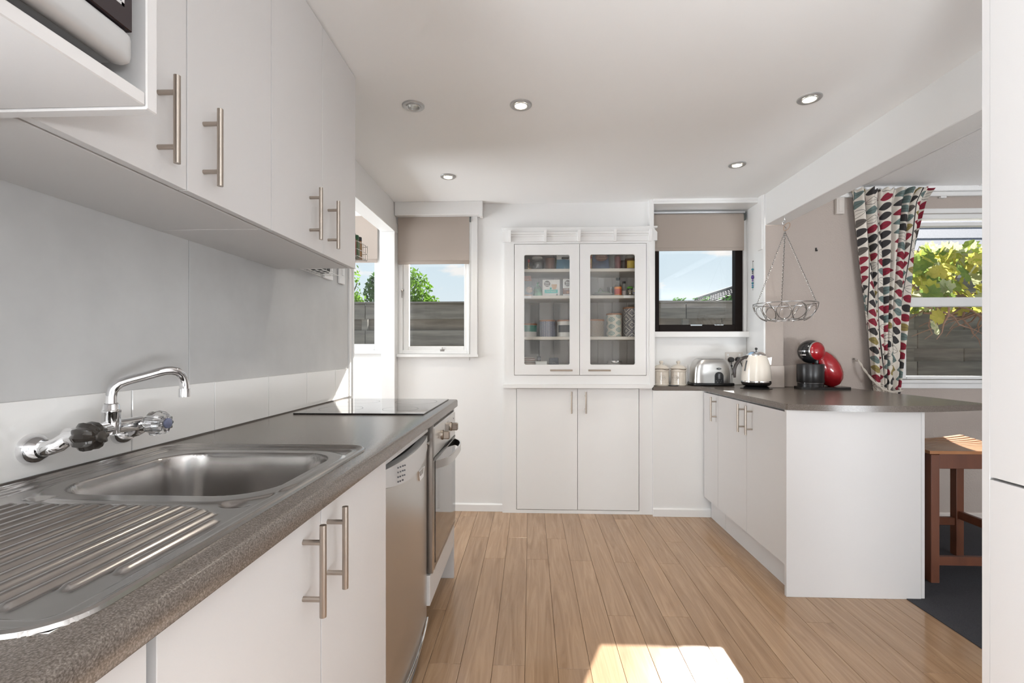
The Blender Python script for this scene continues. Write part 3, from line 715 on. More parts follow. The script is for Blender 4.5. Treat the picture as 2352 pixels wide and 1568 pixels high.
for k, (c, nm) in enumerate(cols):
    j = thing('spice_jar', (-.935, 2.43 + .045 * k, 1.686), 'small %s spice jar with a dark lid in the wire rack' % nm, 'jar', 'jars in the spice rack')
    b = B(); b.lathe([(.0, 0), (.018, 0), (.019, .004), (.019, .085), (.014, .095), (.014, .10)], (-.935, 2.43 + .045 * k, 1.686), 16); obj('body', b, mat('spice_' + nm, c, .3, coat=.5), j)
    b = B(); b.lathe([(.0, .122), (.015, .122), (.016, .119), (.016, .10), (0, .10)], (-.935, 2.43 + .045 * k, 1.686), 16); obj('lid', b, [BLACK, mat('lid_green', (.02, .10, .04), .4), BLACK][k], j)
# ================================================================== built-in glazed cupboard
cu = thing('display_cupboard', (.35, 3.5, 0), 'white built-in cupboard with two glazed doors over two plain doors', 'cupboard')
b = B()
b.box(-.205, -.1025, 3.434, 3.475, 0, .92); b.box(.7905, .884, 3.434, 3.475, 0, .92); b.box(-.1025, .7905, 3.434, 3.475, 0, .0245); b.box(-.1025, .7905, 3.458, 3.475, .0245, .92)
for x in (-.205, .872): b.box(x, x + .012, 3.443, 3.455, 0, .925, .002)
obj('lower_frame', b, TRIMW, cu)
b = B(); fx0, fx1 = -.19, .902
b.box(fx0, -.1185, 3.426, 3.475, .94, 2.085); b.box(.8415, fx1, 3.426, 3.475, .94, 2.085); b.box(-.1185, .8415, 3.426, 3.475, 1.9695, 2.085); b.box(-.1185, .8415, 3.426, 3.475, .94, 1.0095); b.box(.33, .39, 3.448, 3.47, 1.03, 1.95)
obj('upper_frame', b, TRIMW, cu)
b = B(); b.prism([(-.19, .918), (.872, .918), (.886, .934), (.886, .945), (-.19, .945), (-.205, .936)], 3.398, 3.440, 'Y'); obj('ledge', b, TRIMW, cu)
b = B(); b.prism([(-.205, 2.045), (-.165, 2.087), (.875, 2.087), (.915, 2.045), (.915, 1.985), (-.205, 1.985)], 3.412, 3.440, 'Y'); b.box(-.21, .92, 3.420, 3.47, 2.078, 2.092, .002); obj('cornice', b, TRIMW, cu)
b = B(); b.box(-.16, .87, 3.398, 3.416, 2.035, 2.052, .003); b.box(-.16, .87, 3.404, 3.416, 2.02, 2.035, .002); obj('moulding', b, TRIMW, cu)
for x in (-.150, .108, .353, .610, .862):
    b = B(); b.prism([(3.413, 1.978), (3.403, 1.980), (3.385, 2.03), (3.380, 2.06), (3.413, 2.06)], x - .010, x + .010, 'X'); obj('bracket', b, TRIMW, cu)
# interior
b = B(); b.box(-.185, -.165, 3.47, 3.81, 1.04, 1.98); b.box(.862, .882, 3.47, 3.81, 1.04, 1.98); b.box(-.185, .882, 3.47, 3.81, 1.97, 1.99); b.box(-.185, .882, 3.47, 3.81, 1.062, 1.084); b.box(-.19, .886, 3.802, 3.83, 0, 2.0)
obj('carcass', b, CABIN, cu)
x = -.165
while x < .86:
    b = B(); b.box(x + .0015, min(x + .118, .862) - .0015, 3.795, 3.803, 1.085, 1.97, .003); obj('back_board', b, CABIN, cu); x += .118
SH = mat('shelf_cream', (.66, .62, .56), .5)
for z in (1.799, 1.600, 1.294):
    b = B(); b.box(-.164, .861, 3.492, 3.795, z - .023, z, .002); obj('shelf', b, SH, cu)
for x0, x1, z in ((-.044, .005, 1.60), (.69, .76, 1.60)):
    b = B(); b.box(x0, x1, 3.4905, 3.494, z - .021, z - .001, .001); obj('shelf_label', b, PLAST, cu)
# glazed doors
for x0, x1, g0, g1, h0, h1 in ((-.115, .3575, -.044, .287, .143, .304), (.3605, .838, .435, .76, .417, .577)):
    b = B(); y0, y1 = 3.422, 3.444; z0, z1 = 1.013, 1.966; a0, a1 = 1.088, 1.889; r = .012
    # ring: rounded inner opening in a rectangular door
    inner = []
    for cx, cz, s in ((g1 - r, a1 - r, 0), (g0 + r, a1 - r, 1), (g0 + r, a0 + r, 2), (g1 - r, a0 + r, 3)):
        for i in range(5):
            an = PI / 2 * (s + i / 4); inner.append((cx + r * math.cos(an), cz + r * math.sin(an)))
    outer = []
    for k, (u, v) in enumerate(inner):
        s = k // 5; i = k % 5; cx, cz = ((x1, z1), (x0, z1), (x0, z0), (x1, z0))[s]
        if s in (0, 2): outer.append((cx, v) if i < 2 else ((cx, cz) if i == 2 else (u, cz)))
        else: outer.append((u, cz) if i < 2 else ((cx, cz) if i == 2 else (cx, v)))
    n = len(inner); V = {}
    for nm, pts in (('i', inner), ('o', outer)):
        for yy in (y0, y1): V[nm, yy] = [b.bm.verts.new((u, yy, v)) for u, v in pts]
    for i in range(n):
        j = (i + 1) % n
        for q in ((V['i', y0][i], V['i', y0][j], V['o', y0][j], V['o', y0][i]), (V['i', y1][i], V['o', y1][i], V['o', y1][j], V['i', y1][j]), (V['i', y0][i], V['i', y1][i], V['i', y1][j], V['i', y0][j]), (V['o', y0][i], V['o', y0][j], V['o', y1][j], V['o', y1][i])):
            b.bm.faces.new(q)
    bmesh.ops.remove_doubles(b.bm, verts=b.bm.verts, dist=1e-5)
    d = obj('glazed_door', b, TRIMW, cu)
    b = B(); b.box(g0 - .012, g1 + .012, 3.435, 3.438, a0 - .012, a1 + .012); obj('pane', b, CPANE, d)
    handle(d, (h0, 3.386, 1.048), (h1, 3.386, 1.048), (0, -.036, 0))
for x0, x1, h in ((-.099, .3435, .298), (.3465, .787, .402)):
    b = B(); b.box(x0, x1, 3.432, 3.4515, .028, .914, .0015); d = obj('lower_door', b, TRIMW, cu)
    handle(d, (h, 3.396, .735), (h, 3.396, .893), (0, -.036, 0))

# ------------------------------------------------------------------ things on the cupboard shelves
S1, S2, S3, S4 = 1.7993, 1.6003, 1.2943, 1.0845
def lath(name, prof, x, y, z, m, parent, n=24): b = B(); b.lathe(prof, (x, y, z), n); return obj(name, b, m, parent)
YS = 3.565
# top shelf, left door
t = thing('candlestick', (-.012, YS, S1), 'tiny brass candlestick with a red top on the top shelf', 'ornament')
lath('foot', [(0, 0), (.016, 0), (.016, .018), (.006, .022), (.018, .026), (.016, .030), (.004, .033), (.003, .06), (0, .06)], -.012, YS, S1, mat('brass', (.55, .36, .15), .3, .8), t)
lath('red_top', [(0, .06), (.007, .062), (.009, .074), (.006, .084), (0, .086)], -.012, YS, S1, mat('red_matt', (.40, .02, .02), .5), t)
t = thing('clip_jar', (.053, YS, S1), 'glass clip jar of dark beans with a white lid on the top shelf', 'jar')
lath('glass_body', [(0, .0), (.045, .0), (.049, .006), (.049, .065), (.040, .080), (.036, .086)], .053, YS, S1, GLASS, t)
lath('contents', [(0, .003), (.045, .003), (.046, .056), (.03, .062), (0, .064)], .053, YS, S1, mat('dark_beans', (.05, .045, .042), .7, bump=(150, .8)), t)
lath('lid', [(.036, .086), (.040, .088), (.040, .098), (.034, .103), (0, .106)], .053, YS, S1, mat('white_lid', (.62, .60, .56), .4), t)
b = B(); b.tube([(.092, YS - .015, S1 + .095), (.095, YS - .025, S1 + .07), (.108, YS - .04, S1 + .052)], .0018, 6); obj('wire_clip', b, CHROME, t)
t = thing('copper_canister', (.150, YS + .01, S1), 'brown copper coloured canister on the top shelf', 'canister')
lath('body', [(0, 0), (.037, 0), (.037, .082), (0, .082)], .150, YS + .01, S1, mat('copper_brown', (.17, .075, .045), .45, .3), t)
lath('lid', [(.038, .079), (.0385, .09), (.036, .093), (0, .093)], .150, YS + .01, S1, mat('copper_lid', (.22, .10, .06), .4, .4), t)
b = B(); b.box(.135, .215, 3.67, 3.73, S1 + .0003, S1 + .115, .004); tag(obj('green_carton', b, mat('pale_green', (.28, .33, .22), .6)), 'pale green carton behind the brown canister', 'carton')
t = thing('coffee_bag', (.25, YS, S1), 'blue foil coffee bag with a clip on the top shelf', 'bag')
b = B()
def bag(b, x0, x1, y0, y1, z, h, top, puff=.012):
    def F(s):
        def f(u, v):
            k = math.sin(PI * u) * (1 - v * .7); w = (1 - .12 * v)
            return ((x0 + x1) / 2 + (x1 - x0) / 2 * (2 * u - 1) * w, (y0 + y1) / 2 + s * ((y1 - y0) / 2 * (1 - v * .9) + puff * k), z + h * v + .002 * v * math.sin(u * 14))
        return f
    b.grid(F(-1), 10, 8); b.grid(F(1), 10, 8)
bag(b, .195, .30, 3.53, 3.58, S1 + .0005, .085, 0); obj('body', b, ramp_mat('blue_foil', 18, [(.45, (.07, .20, .30)), (.62, (.10, .26, .36)), (.7, (.5, .55, .58))], .3), t)
b = B(); b.box(.20, .30, 3.545, 3.56, S1 + .078, S1 + .118, .003); obj('folded_top', b, mat('bag_white', (.62, .61, .58), .5), t)
b = B(); b.box(.235, .29, 3.530, 3.565, S1 + .080, S1 + .094, .004); obj('clip', b, BLACK, t)
# top shelf, right door
b = B(); b.box(.448, .462, 3.53, 3.62, S1 + .0003, S1 + .12, .001); tag(obj('slim_carton', b, ramp_mat('carton_red', 30, [(.4, (.30, .03, .02)), (.6, (.5, .32, .1))])), 'slim red carton at the left edge behind the right glass door', 'carton')
t = thing('chocolate_bag', (.53, YS, S1), 'dark blue drinking chocolate bag with a brown round label', 'bag')
b = B(); bag(b, .466, .592, 3.53, 3.58, S1 + .0005, .135, 0); obj('body', b, ramp_mat('navy_foil', 9, [(.4, (.012, .012, .03)), (.58, (.03, .06, .14)), (.75, (.12, .16, .2))], .3), t)
b = B(); b.lathe([(0, 0), (.044, .0005), (.048, .002), (.044, .004)], (.53, 3.5175, S1 + .088), 32, (0, -1, 0), sy=.62); obj('round_label', b, mat('choc_brown', (.13, .045, .02), .4), t)
text('lettering', 'Drinking\nChocolate', .017, (.53, 3.5125, S1 + .088), FRONT, mat('choc_print', (.45, .28, .18), .5), t)
t = thing('red_tin', (.66, YS, S1), 'slim dark red tin on the top shelf', 'tin')
lath('body', [(0, 0), (.023, 0), (.023, .098), (0, .098)], .66, YS, S1, mat('dark_red', (.17, .025, .025), .45), t)
lath('lid', [(.0235, .096), (.0235, .108), (.021, .11), (0, .11)], .66, YS, S1, mat('tin_lid', (.12, .05, .04), .4, .4), t)
t = thing('label_jar', (.752, YS, S1), 'glass jar with a yellow label on the top shelf', 'jar')
lath('glass_body', [(0, 0), (.038, 0), (.040, .005), (.040, .075), (.034, .085)], .752, YS, S1, mat('amber_glass', (.11, .05, .02), .1, coat=.5), t)
lath('lid', [(.035, .085), (.037, .086), (.037, .104), (.033, .107), (0, .107)], .752, YS, S1, mat('jar_lid', (.20, .18, .14), .4, .3), t)
b = B(); b.grid(lambda u, v: (.752 + .0408 * math.sin((u - .5) * 1.5), YS - .0408 * math.cos((u - .5) * 1.5), S1 + .008 + .055 * v), 8, 1); obj('label', b, ramp_mat('yellow_label', 25, [(.35, (.62, .42, .04)), (.7, (.72, .55, .10))], .5), t)
# second shelf, left door
t = thing('snack_box', (-.02, YS, S2), 'tall dark brown and orange snack box on the second shelf', 'box')
b = B(); b.box(-.055, .012, 3.535, 3.575, S2 + .0003, S2 + .115, .001); obj('carton', b, mat('box_dark', (.05, .038, .042), .5), t)
b = B(); b.prism([(-.055, S2 + .115), (.012, S2 + .115), (.004, S2 + .155), (-.05, S2 + .155)], 3.545, 3.575, 'Y'); obj('orange_top', b, mat('box_orange', (.32, .10, .035), .5), t)
b = B(); b.box(-.055, .012, 3.5345, 3.536, S2 + .0005, S2 + .012); obj('orange_band', b, mat('box_orange', (.32, .10, .035), .5), t)
b = B(); b.lathe([(0, .001), (.022, .001), (.024, 0)], (-.008, 3.535, S2 + .048), 28, (0, -1, 0)); obj('biscuit_print', b, ramp_mat('biscuit', 170, [(.42, (.16, .06, .03)), (.55, (.55, .38, .25))], .6), t)
text('lettering', 'v  w', .014, (-.025, 3.5445, S2 + .13), FRONT, mat('print_cream', (.55, .45, .36), .5), t)
t = thing('gift_bag', (.056, YS, S2), 'small shiny green bag tied at the top on the second shelf', 'bag')
b = B(); b.lathe([(0, 0), (.033, 0), (.036, .012), (.034, .045), (.024, .07), (.010, .088), (.004, .092), (.009, .10), (.013, .105)], (.056, YS, S2 + .0003), 14); obj('body', b, ramp_mat('green_foil', 20, [(.35, (.004, .07, .015)), (.6, (.02, .22, .05)), (.8, (.12, .42, .12))], .25), t)
b = B(); b.tube([(.05, YS - .01, S2 + .095), (.042, YS - .014, S2 + .112)], .001, 5); b.tube([(.06, YS - .01, S2 + .095), (.068, YS - .014, S2 + .115)], .001, 5); obj('tie', b, BLACK, t)
BOXW = mat('box_white', (.68, .67, .64), .4); BRN = mat('logo_brown', (.045, .018, .012), .4); TEAL = mat('box_teal', (.01, .42, .38), .4)
def coffee_box(x0, x1, h, label, second):
    t = thing('coffee_box', ((x0 + x1) / 2, YS, S2), label, 'box', 'coffee capsule boxes')
    b = B(); b.box(x0, x1, 3.53, 3.585, S2 + .0003, S2 + h, .001); obj('carton', b, BOXW, t)
    lx = x0 + (.034 if not second else .036); lz = S2 + h - .031
    b = B(); b.lathe([(0, .0012), (.0225, .0012), (.023, 0)], (lx, 3.530, lz), 32, (0, -1, 0)); obj('round_logo', b, BRN, t)
    text('lettering', 'NESCAFÉ', .0085, (lx, 3.5285, lz + .009), FRONT, BOXW, t, bold=.0002); text('lettering', 'Dolce\nGusto', .0125, (lx, 3.5285, lz - .005), FRONT, BOXW, t, bold=.0003)
    if not second:
        b = B(); b.box(x0 + .014, x1 - .016, 3.5292, 3.5305, S2 + .022, S2 + .048); obj('teal_band', b, TEAL, t)
        text('lettering', 'FLAT WHITE', .012, ((x0 + x1) / 2, 3.5288, S2 + .035), FRONT, BOXW, t)
        b = B(); cx = x1 - .042; b.prism([(cx - .021, S2 + .088), (cx + .021, S2 + .088), (cx + .018, S2 + .066), (cx + .010, S2 + .051), (cx - .009, S2 + .051), (cx - .017, S2 + .066)], 3.5285, 3.5302, 'Y'); obj('cup_print', b, mat('latte', (.52, .32, .16), .5), t)
        b = B(); b.sphere((cx - .026, 3.530, S2 + .057), .008, 10, 6, sy=.2); obj('capsule_print', b, TEAL, t)
        b = B(); b.box(x1 - .026, x1 - .017, 3.5288, 3.5303, S2 + .004, S2 + .018); obj('print_mark', b, mat('print_grey', (.10, .10, .11), .5), t)
    else:
        b = B(); b.box(x0, x1, 3.5292, 3.5305, S2 + .014, S2 + .058); obj('brown_band', b, mat('band_brown', (.17, .06, .028), .4), t)
        text('lettering', 'CAFÉ AU LAIT', .013, (x0 + .008, 3.5288, S2 + .049), FRONT, BOXW, t, align='LEFT')
        b = B(); b.sphere((x0 + .037, 3.530, S2 + .028), .013, 12, 6, sy=.15, sz=.8); obj('cup_print', b, mat('latte_dark', (.36, .17, .07), .5), t)
coffee_box(.093, .222, .124, 'white coffee capsule box with a teal band on the second shelf', False)
coffee_box(.245, .375, .127, 'white coffee capsule box with a brown band at the door edge', True)
# second shelf, right door
GRN = mat('green_plate', (.27, .36, .26), .25, coat=.4)
t = thing('plate', (.545, YS, S2), 'wide pale serving plate under the green dish on the second shelf', 'plate'); lath('rim', [(0, .004), (.04, .003), (.05, .004), (.078, .016), (.079, .018), (.05, .007), (0, .007)], .545, YS, S2, mat('pale_plate', (.46, .45, .40), .25), t)
t = thing('dish', (.545, YS, S2 + .007), 'small sage green dish stacked on the plate', 'dish'); lath('bowl', [(0, 0), (.025, 0), (.055, .015), (.059, .02), (.054, .019), (.024, .005), (0, .005)], .545, YS, S2 + .0075, GRN, t)
t = thing('tongs', (.545, YS + .02, S2 + .02), 'small green tongs standing folded behind the green dish', 'tongs')
b = B(); b.tube([(.515, YS + .075, S2 + .001), (.52, YS + .075, S2 + .03), (.54, YS + .075, S2 + .072)], .003, 6); obj('arm', b, mat('olive_green', (.12, .16, .05), .5), t)
b = B(); b.tube([(.54, YS + .075, S2 + .072), (.56, YS + .075, S2 + .05), (.575, YS + .075, S2 + .001)], .003, 6); obj('arm', b, mat('olive_green', (.12, .16, .05), .5), t)
def bottle(name, x, y, z, r, h, capm, bodym, label, lab=None, neck=.45, cap_r=None, cat='bottle'):
    t = thing(name, (x, y, z), label, cat, 'bottles on the second shelf' if cat == 'bottle' else None)
    nr = r * neck; lath('body', [(0, 0), (r, 0), (r, h * .52), (r * .9, h * .58), (nr, h * .72), (nr, h * .86)], x, y, z + .0003, bodym, t)
    cr = cap_r or nr * 1.15; lath('cap', [(0, h), (cr, h), (cr, h * .86), (0, h * .86)], x, y, z, capm, t)
    if lab:
        for m, a, c, nm in lab:
            b = B(); b.lathe([(r * 1.015, a * h), (r * 1.015, c * h)], (x, y, z), 24); obj(nm, b, m, t)
    return t
ORG = mat('label_orange', (.75, .22, .02), .5); LRED = mat('label_red', (.52, .06, .02), .5)
bottle('sauce_bottle', .662, YS, S2, .027, .140, BLACK, GLASS, 'glass bottle with an orange and red label on the second shelf', [(ORG, .38, .50, 'orange_label'), (LRED, .10, .38, 'red_label'), (ORG, .06, .10, 'orange_edge')], neck=.5)
bottle('essence_bottle', .709, YS + .01, S2, .016, .113, BLACK, GLASS, 'slim clear essence bottle with a pale label on the second shelf', [(mat('label_pink', (.55, .48, .46), .5), .1, .36, 'pale_label')], neck=.6)
t = thing('toothpick_jar', (.752, YS, S2), 'clear toothpick jar with a bright green lid on the second shelf', 'jar')
lath('body', [(0, 0), (.019, 0), (.021, .004), (.021, .05)], .752, YS, S2 + .0003, GLASS, t); lath('dark_rim', [(.0215, .050), (.023, .052), (.023, .056), (0, .056)], .752, YS, S2, BLACK, t)
lath('lid', [(.023, .056), (.022, .066), (.014, .073), (0, .075)], .752, YS, S2, mat('bright_green', (.10, .42, .03), .4), t)
b = B()
for k in range(9): a = k * .7; b.tube([(.752 + .010 * math.cos(a), YS + .010 * math.sin(a), S2 + .002), (.752 + .014 * math.cos(a + 1.5), YS + .014 * math.sin(a + 1.5), S2 + .046)], .0012, 5)
obj('toothpicks', b, mat('pick_wood', (.50, .33, .16), .7), t)
t = thing('spice_shaker', (.786, YS - .005, S2), 'short white shaker with a yellow spot at the right edge of the second shelf', 'shaker'); lath('body', [(0, 0), (.013, 0), (.013, .055), (.011, .062), (0, .064)], .786, YS - .005, S2 + .0003, mat('shaker_pale', (.50, .46, .42), .4), t)
b = B(); b.sphere((.783, YS - .018, S2 + .036), .006, 10, 6, sy=.2); obj('yellow_spot', b, mat('spot_yellow', (.75, .55, .02), .5), t)
b = B(); b.sphere((.778, YS - .016, S2 + .024), .005, 10, 6, sy=.3); obj('blue_spot', b, mat('spot_blue', (.03, .10, .35), .5), t)
bottle('dark_bottle', .818, YS + .03, S2, .014, .125, BLACK, mat('dark_bottle_glass', (.02, .015, .012), .1), 'dark bottle half hidden at the right edge of the second shelf')
for k, (x, cm) in enumerate(((.628, 'low'), (.685, 'tall'))):
    t = thing('glass_tumbler', (x, 3.68, S2), 'clear %s glass standing behind the bottles on the second shelf' % cm, 'glass', 'clear glasses behind the bottles'); lath('body', [(0, 0), (.026, 0), (.030, .085 + .012 * k), (.028, .085 + .012 * k), (.024, .004), (0, .004)], x, 3.68, S2 + .0003, GLASS, t)
# third shelf canisters
def pattern(name, base, ink, ink2, kind):
    if name in MATS: return MATS[name]
    m, nt, bs = mk(name); N = nt.nodes; L = nt.links
    uv = N.new('ShaderNodeUVMap'); mp = N.new('ShaderNodeMapping'); L.new(uv.outputs[0], mp.inputs[0])
    def math_(op, a, c=None, d=None):
        n = N.new('ShaderNodeMath'); n.operation = op
        for i, v in enumerate((a, c, d)):
            if v is None: continue
            if isinstance(v, (int, float)): n.inputs[i].default_value = v
            else: L.new(v, n.inputs[i])
        return n.outputs[0]
    sp = N.new('ShaderNodeSeparateXYZ'); L.new(mp.outputs[0], sp.inputs[0]); u, v = sp.outputs[0], sp.outputs[1]
    def tri(x): return math_('ABSOLUTE', math_('SUBTRACT', math_('FRACT', x), .5))
    if kind == 'lattice':      # nested diamonds
        mp.inputs['Scale'].default_value = (12, 3.6, 1); d = math_('ADD', tri(u), tri(v)); s = math_('FRACT', math_('MULTIPLY', d, 4)); f = math_('GREATER_THAN', s, .45)
    elif kind == 'dash':
        mp.inputs['Scale'].default_value = (22, 10, 1); d = math_('ADD', math_('MULTIPLY', tri(u), 1.5), tri(math_('ADD', v, math_('MULTIPLY', math_('FLOOR', u), .5)))); f = math_('GREATER_THAN', d, .42)
    elif kind == 'scroll':     # damask scrolls
        mp.inputs['Scale'].default_value = (6, 3.2, 1)
        vv = math_('ADD', v, math_('MULTIPLY', math_('FLOOR', math_('MULTIPLY', u, 1.0)), .5)); a = tri(u); c = tri(vv)
        r = math_('SQRT', math_('ADD', math_('MULTIPLY', a, a), math_('MULTIPLY', math_('MULTIPLY', c, c), 1.4)))
        an = math_('ARCTAN2', c, a); w_ = math_('SINE', math_('ADD', math_('MULTIPLY', r, 34), math_('MULTIPLY', an, 6))); f = math_('GREATER_THAN', w_, .05)
        f = math_('MULTIPLY', f, math_('LESS_THAN', r, .42))
    else:                      # ikat diamonds with dotted bands
        mp.inputs['Scale'].default_value = (4.2, 2.4, 1); d = math_('ADD', tri(u), tri(v)); s = math_('FRACT', math_('MULTIPLY', d, 3.1))
        band = math_('GREATER_THAN', s, .42); dots = math_('GREATER_THAN', math_('MULTIPLY', math_('SINE', math_('MULTIPLY', u, 46)), math_('SINE', math_('MULTIPLY', v, 52))), .25)
        f = math_('ABSOLUTE', math_('SUBTRACT', band, math_('MULTIPLY', dots, .9)))
    mix = N.new('ShaderNodeMix'); mix.data_type = 'RGBA'; L.new(f, mix.inputs[0]); mix.inputs[6].default_value = (*base, 1); mix.inputs[7].default_value = (*ink, 1)
    L.new(mix.outputs[2], bs.inputs['Base Color']); bs.inputs['Roughness'].default_value = .3; MATS[name] = m; return m
def canister(name, x, r, h, m, label, lid=None, y=3.575, extra=None):
    t = thing(name, (x, y, S3), label, 'canister', 'patterned canisters on the third shelf')
    b = B(); b.grid(lambda u, v: (x + r * math.sin(2 * PI * (u - .5)), y - r * math.cos(2 * PI * (u - .5)), S3 + .0004 + (h - .012) * v), 36, 3, uv=lambda u, v: (u, v)); b.lathe([(0, .0005), (r, .0005)], (x, y, S3), 36)
    obj('body', b, m, t)
    lath('wooden_lid', [(r * .9, h - .013), (r * 1.03, h - .012), (r * 1.03, h - .001), (r * 1.0, h), (0, h)], x, y, S3, mat('lid_wood', (.30, .13, .055), .5), t)
    if extra: extra(t, x, y, r, h)
def two_tone(t, x, y, r, h):
    b = B(); b.lathe([(r * 1.01, h * .38), (r * 1.01, h * .86)], (x, y, S3), 36); obj('green_band', b, mat('band_green', (.02, .16, .11), .3), t)
def chalk(t, x, y, r, h):
    b = B(); b.grid(lambda u, v: (x + r * 1.012 * math.sin((u - .45) * 2.2), y - r * 1.012 * math.cos((u - .45) * 2.2), S3 + h * .26 + h * .42 * v), 12, 1); obj('blackboard_label', b, mat('chalk_black', (.025, .023, .022), .6), t)
WCER = mat('white_ceramic', (.62, .60, .56), .25, coat=.3)
canister('canister', -.022, .072, .10, WCER, 'low green and white canister at the left of the third shelf', extra=two_tone)
canister('canister', .132, .060, .128, pattern('dash_purple', (.42, .40, .42), (.10, .10, .16), None, 'dash'), 'grey purple dashed canister with a wooden lid')
canister('canister', .268, .066, .128, WCER, 'white canister with a black label and wooden lid', extra=chalk)
canister('canister', .480, .078, .130, pattern('lattice_brown', (.50, .45, .39), (.13, .085, .06), None, 'lattice'), 'brown lattice canister with a wooden lid')
canister('canister', .634, .057, .176, pattern('scroll_teal', (.56, .53, .45), (.03, .17, .18), None, 'scroll'), 'teal scroll patterned canister with a wooden lid')
canister('canister', .765, .062, .222, pattern('ikat_navy', (.58, .55, .50), (.02, .025, .055), None, 'ikat'), 'tall navy and white diamond canister with a wooden lid')
# bottom of the cupboard
BOOKC = [(.22, .03, .03), (.34, .30, .27), (.28, .05, .05), (.12, .09, .08)]
for k in range(4):
    t = thing('book', (-.01, 3.58, S4 + .0145 * k), '%s book lying in the stack at the bottom left of the cupboard' % ['lowest dark red', 'grey second lowest', 'red third', 'dark topmost'][k], 'book', 'books at the cupboard bottom')
    z = S4 + .0148 * k; b = B(); b.box(-.06, .035 - .006 * (k % 2), 3.53, 3.64, z + .0004, z + .0025); b.box(-.06, .035 - .006 * (k % 2), 3.53, 3.64, z + .012, z + .0142); b.box(-.06, -.057, 3.53, 3.64, z + .002, z + .0125); obj('cover', b, mat('book_%d' % k, BOOKC[k], .6), t)
    b = B(); b.box(-.056, .032 - .006 * (k % 2), 3.533, 3.637, z + .0026, z + .0119); obj('pages', b, mat('pages', (.55, .50, .43), .8), t)
t = thing('dark_box', (.026, 3.545, S4), 'small dark upright box beside the stack of books', 'box'); b = B(); b.box(.052, .080, 3.56, 3.60, S4 + .0003, S4 + .052, .002); obj('body', b, BLACKM, t); b = B(); b.box(.051, .081, 3.559, 3.601, S4 + .052, S4 + .060, .002); obj('lid', b, BLACKM, t)
t = thing('white_box', (.075, 3.525, S4), 'low white box lying at the cupboard bottom', 'box'); b = B(); b.box(.040, .125, 3.50, 3.55, S4 + .0003, S4 + .020, .002); obj('body', b, PLAST, t); b = B(); b.box(.038, .127, 3.498, 3.552, S4 + .020, S4 + .026, .002); obj('lid', b, PLAST, t)
t = thing('navy_case', (.18, 3.555, S4), 'navy blue case standing at the cupboard bottom', 'case'); b = B(); b.box(.143, .212, 3.53, 3.58, S4 + .004, S4 + .052, .005); b.box(.138, .216, 3.526, 3.584, S4 + .0003, S4 + .008, .002); obj('body', b, mat('navy_case', (.012, .016, .035), .5), t); b = B(); b.tube([(.168, 3.527, S4 + .008), (.17, 3.525, S4 + .016), (.185, 3.525, S4 + .016), (.187, 3.527, S4 + .008)], .002, 6); obj('clasp', b, STEELD, t)
t = thing('steel_tin', (.635, 3.56, S4), 'shallow shiny steel tin at the bottom right of the cupboard', 'tin'); lath('body', [(0, 0), (.053, 0), (.055, .026), (.053, .026), (.051, .003), (0, .003)], .635, 3.56, S4 + .0003, CHROME, t)
# ================================================================== right run: peninsula
pc = thing('peninsula_counter', (1.7, 2.9, .9), 'brown speckled counter with a bowed end over the peninsula', 'counter')
poly = [(.887, 3.41), (1.236, 3.41), (1.236, 2.318), (1.242, 2.309), (1.31, 2.289), (1.378, 2.274), (1.46, 2.259), (1.541, 2.249), (1.63, 2.243), (1.717, 2.242), (1.82, 2.249), (1.914, 2.264), (2.0, 2.284), (2.08, 2.304), (2.16, 2.328), (2.19, 2.340), (2.203, 2.352), (2.208, 2.37), (2.2, 3.398), (1.766, 3.398), (1.766, 3.328), (1.638, 3.328), (1.638, 3.598), (.887, 3.598)]
b = B(); b.prism(poly, .9035, WT - .0006); b.prism([(x + (.0012 if x < 1.7 else -.0012) * 0, y) for x, y in poly], WT - .0006, WT); bmesh.ops.remove_doubles(b.bm, verts=b.bm.verts, dist=1e-5); obj('slab', b, STONE, pc, smooth=30)
PX = 1.24
def pen_unit(name, y0, y1, doors, hs, label):
    t = thing(name, (1.55, (y0 + y1) / 2, 0), label, 'cabinet', 'white peninsula cabinets')
    b = B(); b.box(PX + .030, 1.846, y0 + .001, y1 - .001, .145, .902); obj('carcass', b, CAB, t)
    b = B(); b.box(1.290, 1.308, y0 + .001, y1 - .001, 0, .145); obj('plinth', b, CAB, t)
    for (a, c), h in zip(doors, hs):
        b = B(); b.box(PX, PX + .019, a + .0006, c - .0006, .148, .893, .0007); d = obj('door', b, CAB, t)
        handle(d, (PX - .036, h, .719), (PX - .036, h, .881), (-.036, 0, 0))
    return t
pen_unit('peninsula_cabinet', 3.146, 3.394, [(3.1475, 3.393)], [3.173], 'narrow single door cabinet in the corner by the low wall')
pen_unit('peninsula_cabinet', 2.331, 3.146, [(2.7365, 3.1445), (2.333, 2.7335)], [2.767, 2.668], 'double door cabinet forming the near part of the peninsula')
ep = thing('peninsula_end', (1.55, 2.32, 0), 'plain white end panel of the peninsula facing the floor', 'cabinet panel')
b = B(); b.box(PX - .003, 1.868, 2.312, 2.330, 0, .903, .0012); obj('end_panel', b, CAB, ep)
b = B(); b.box(1.870, 1.886, 2.314, 3.397, .004, .903, .0012); obj('back_panel', b, CAB, ep)
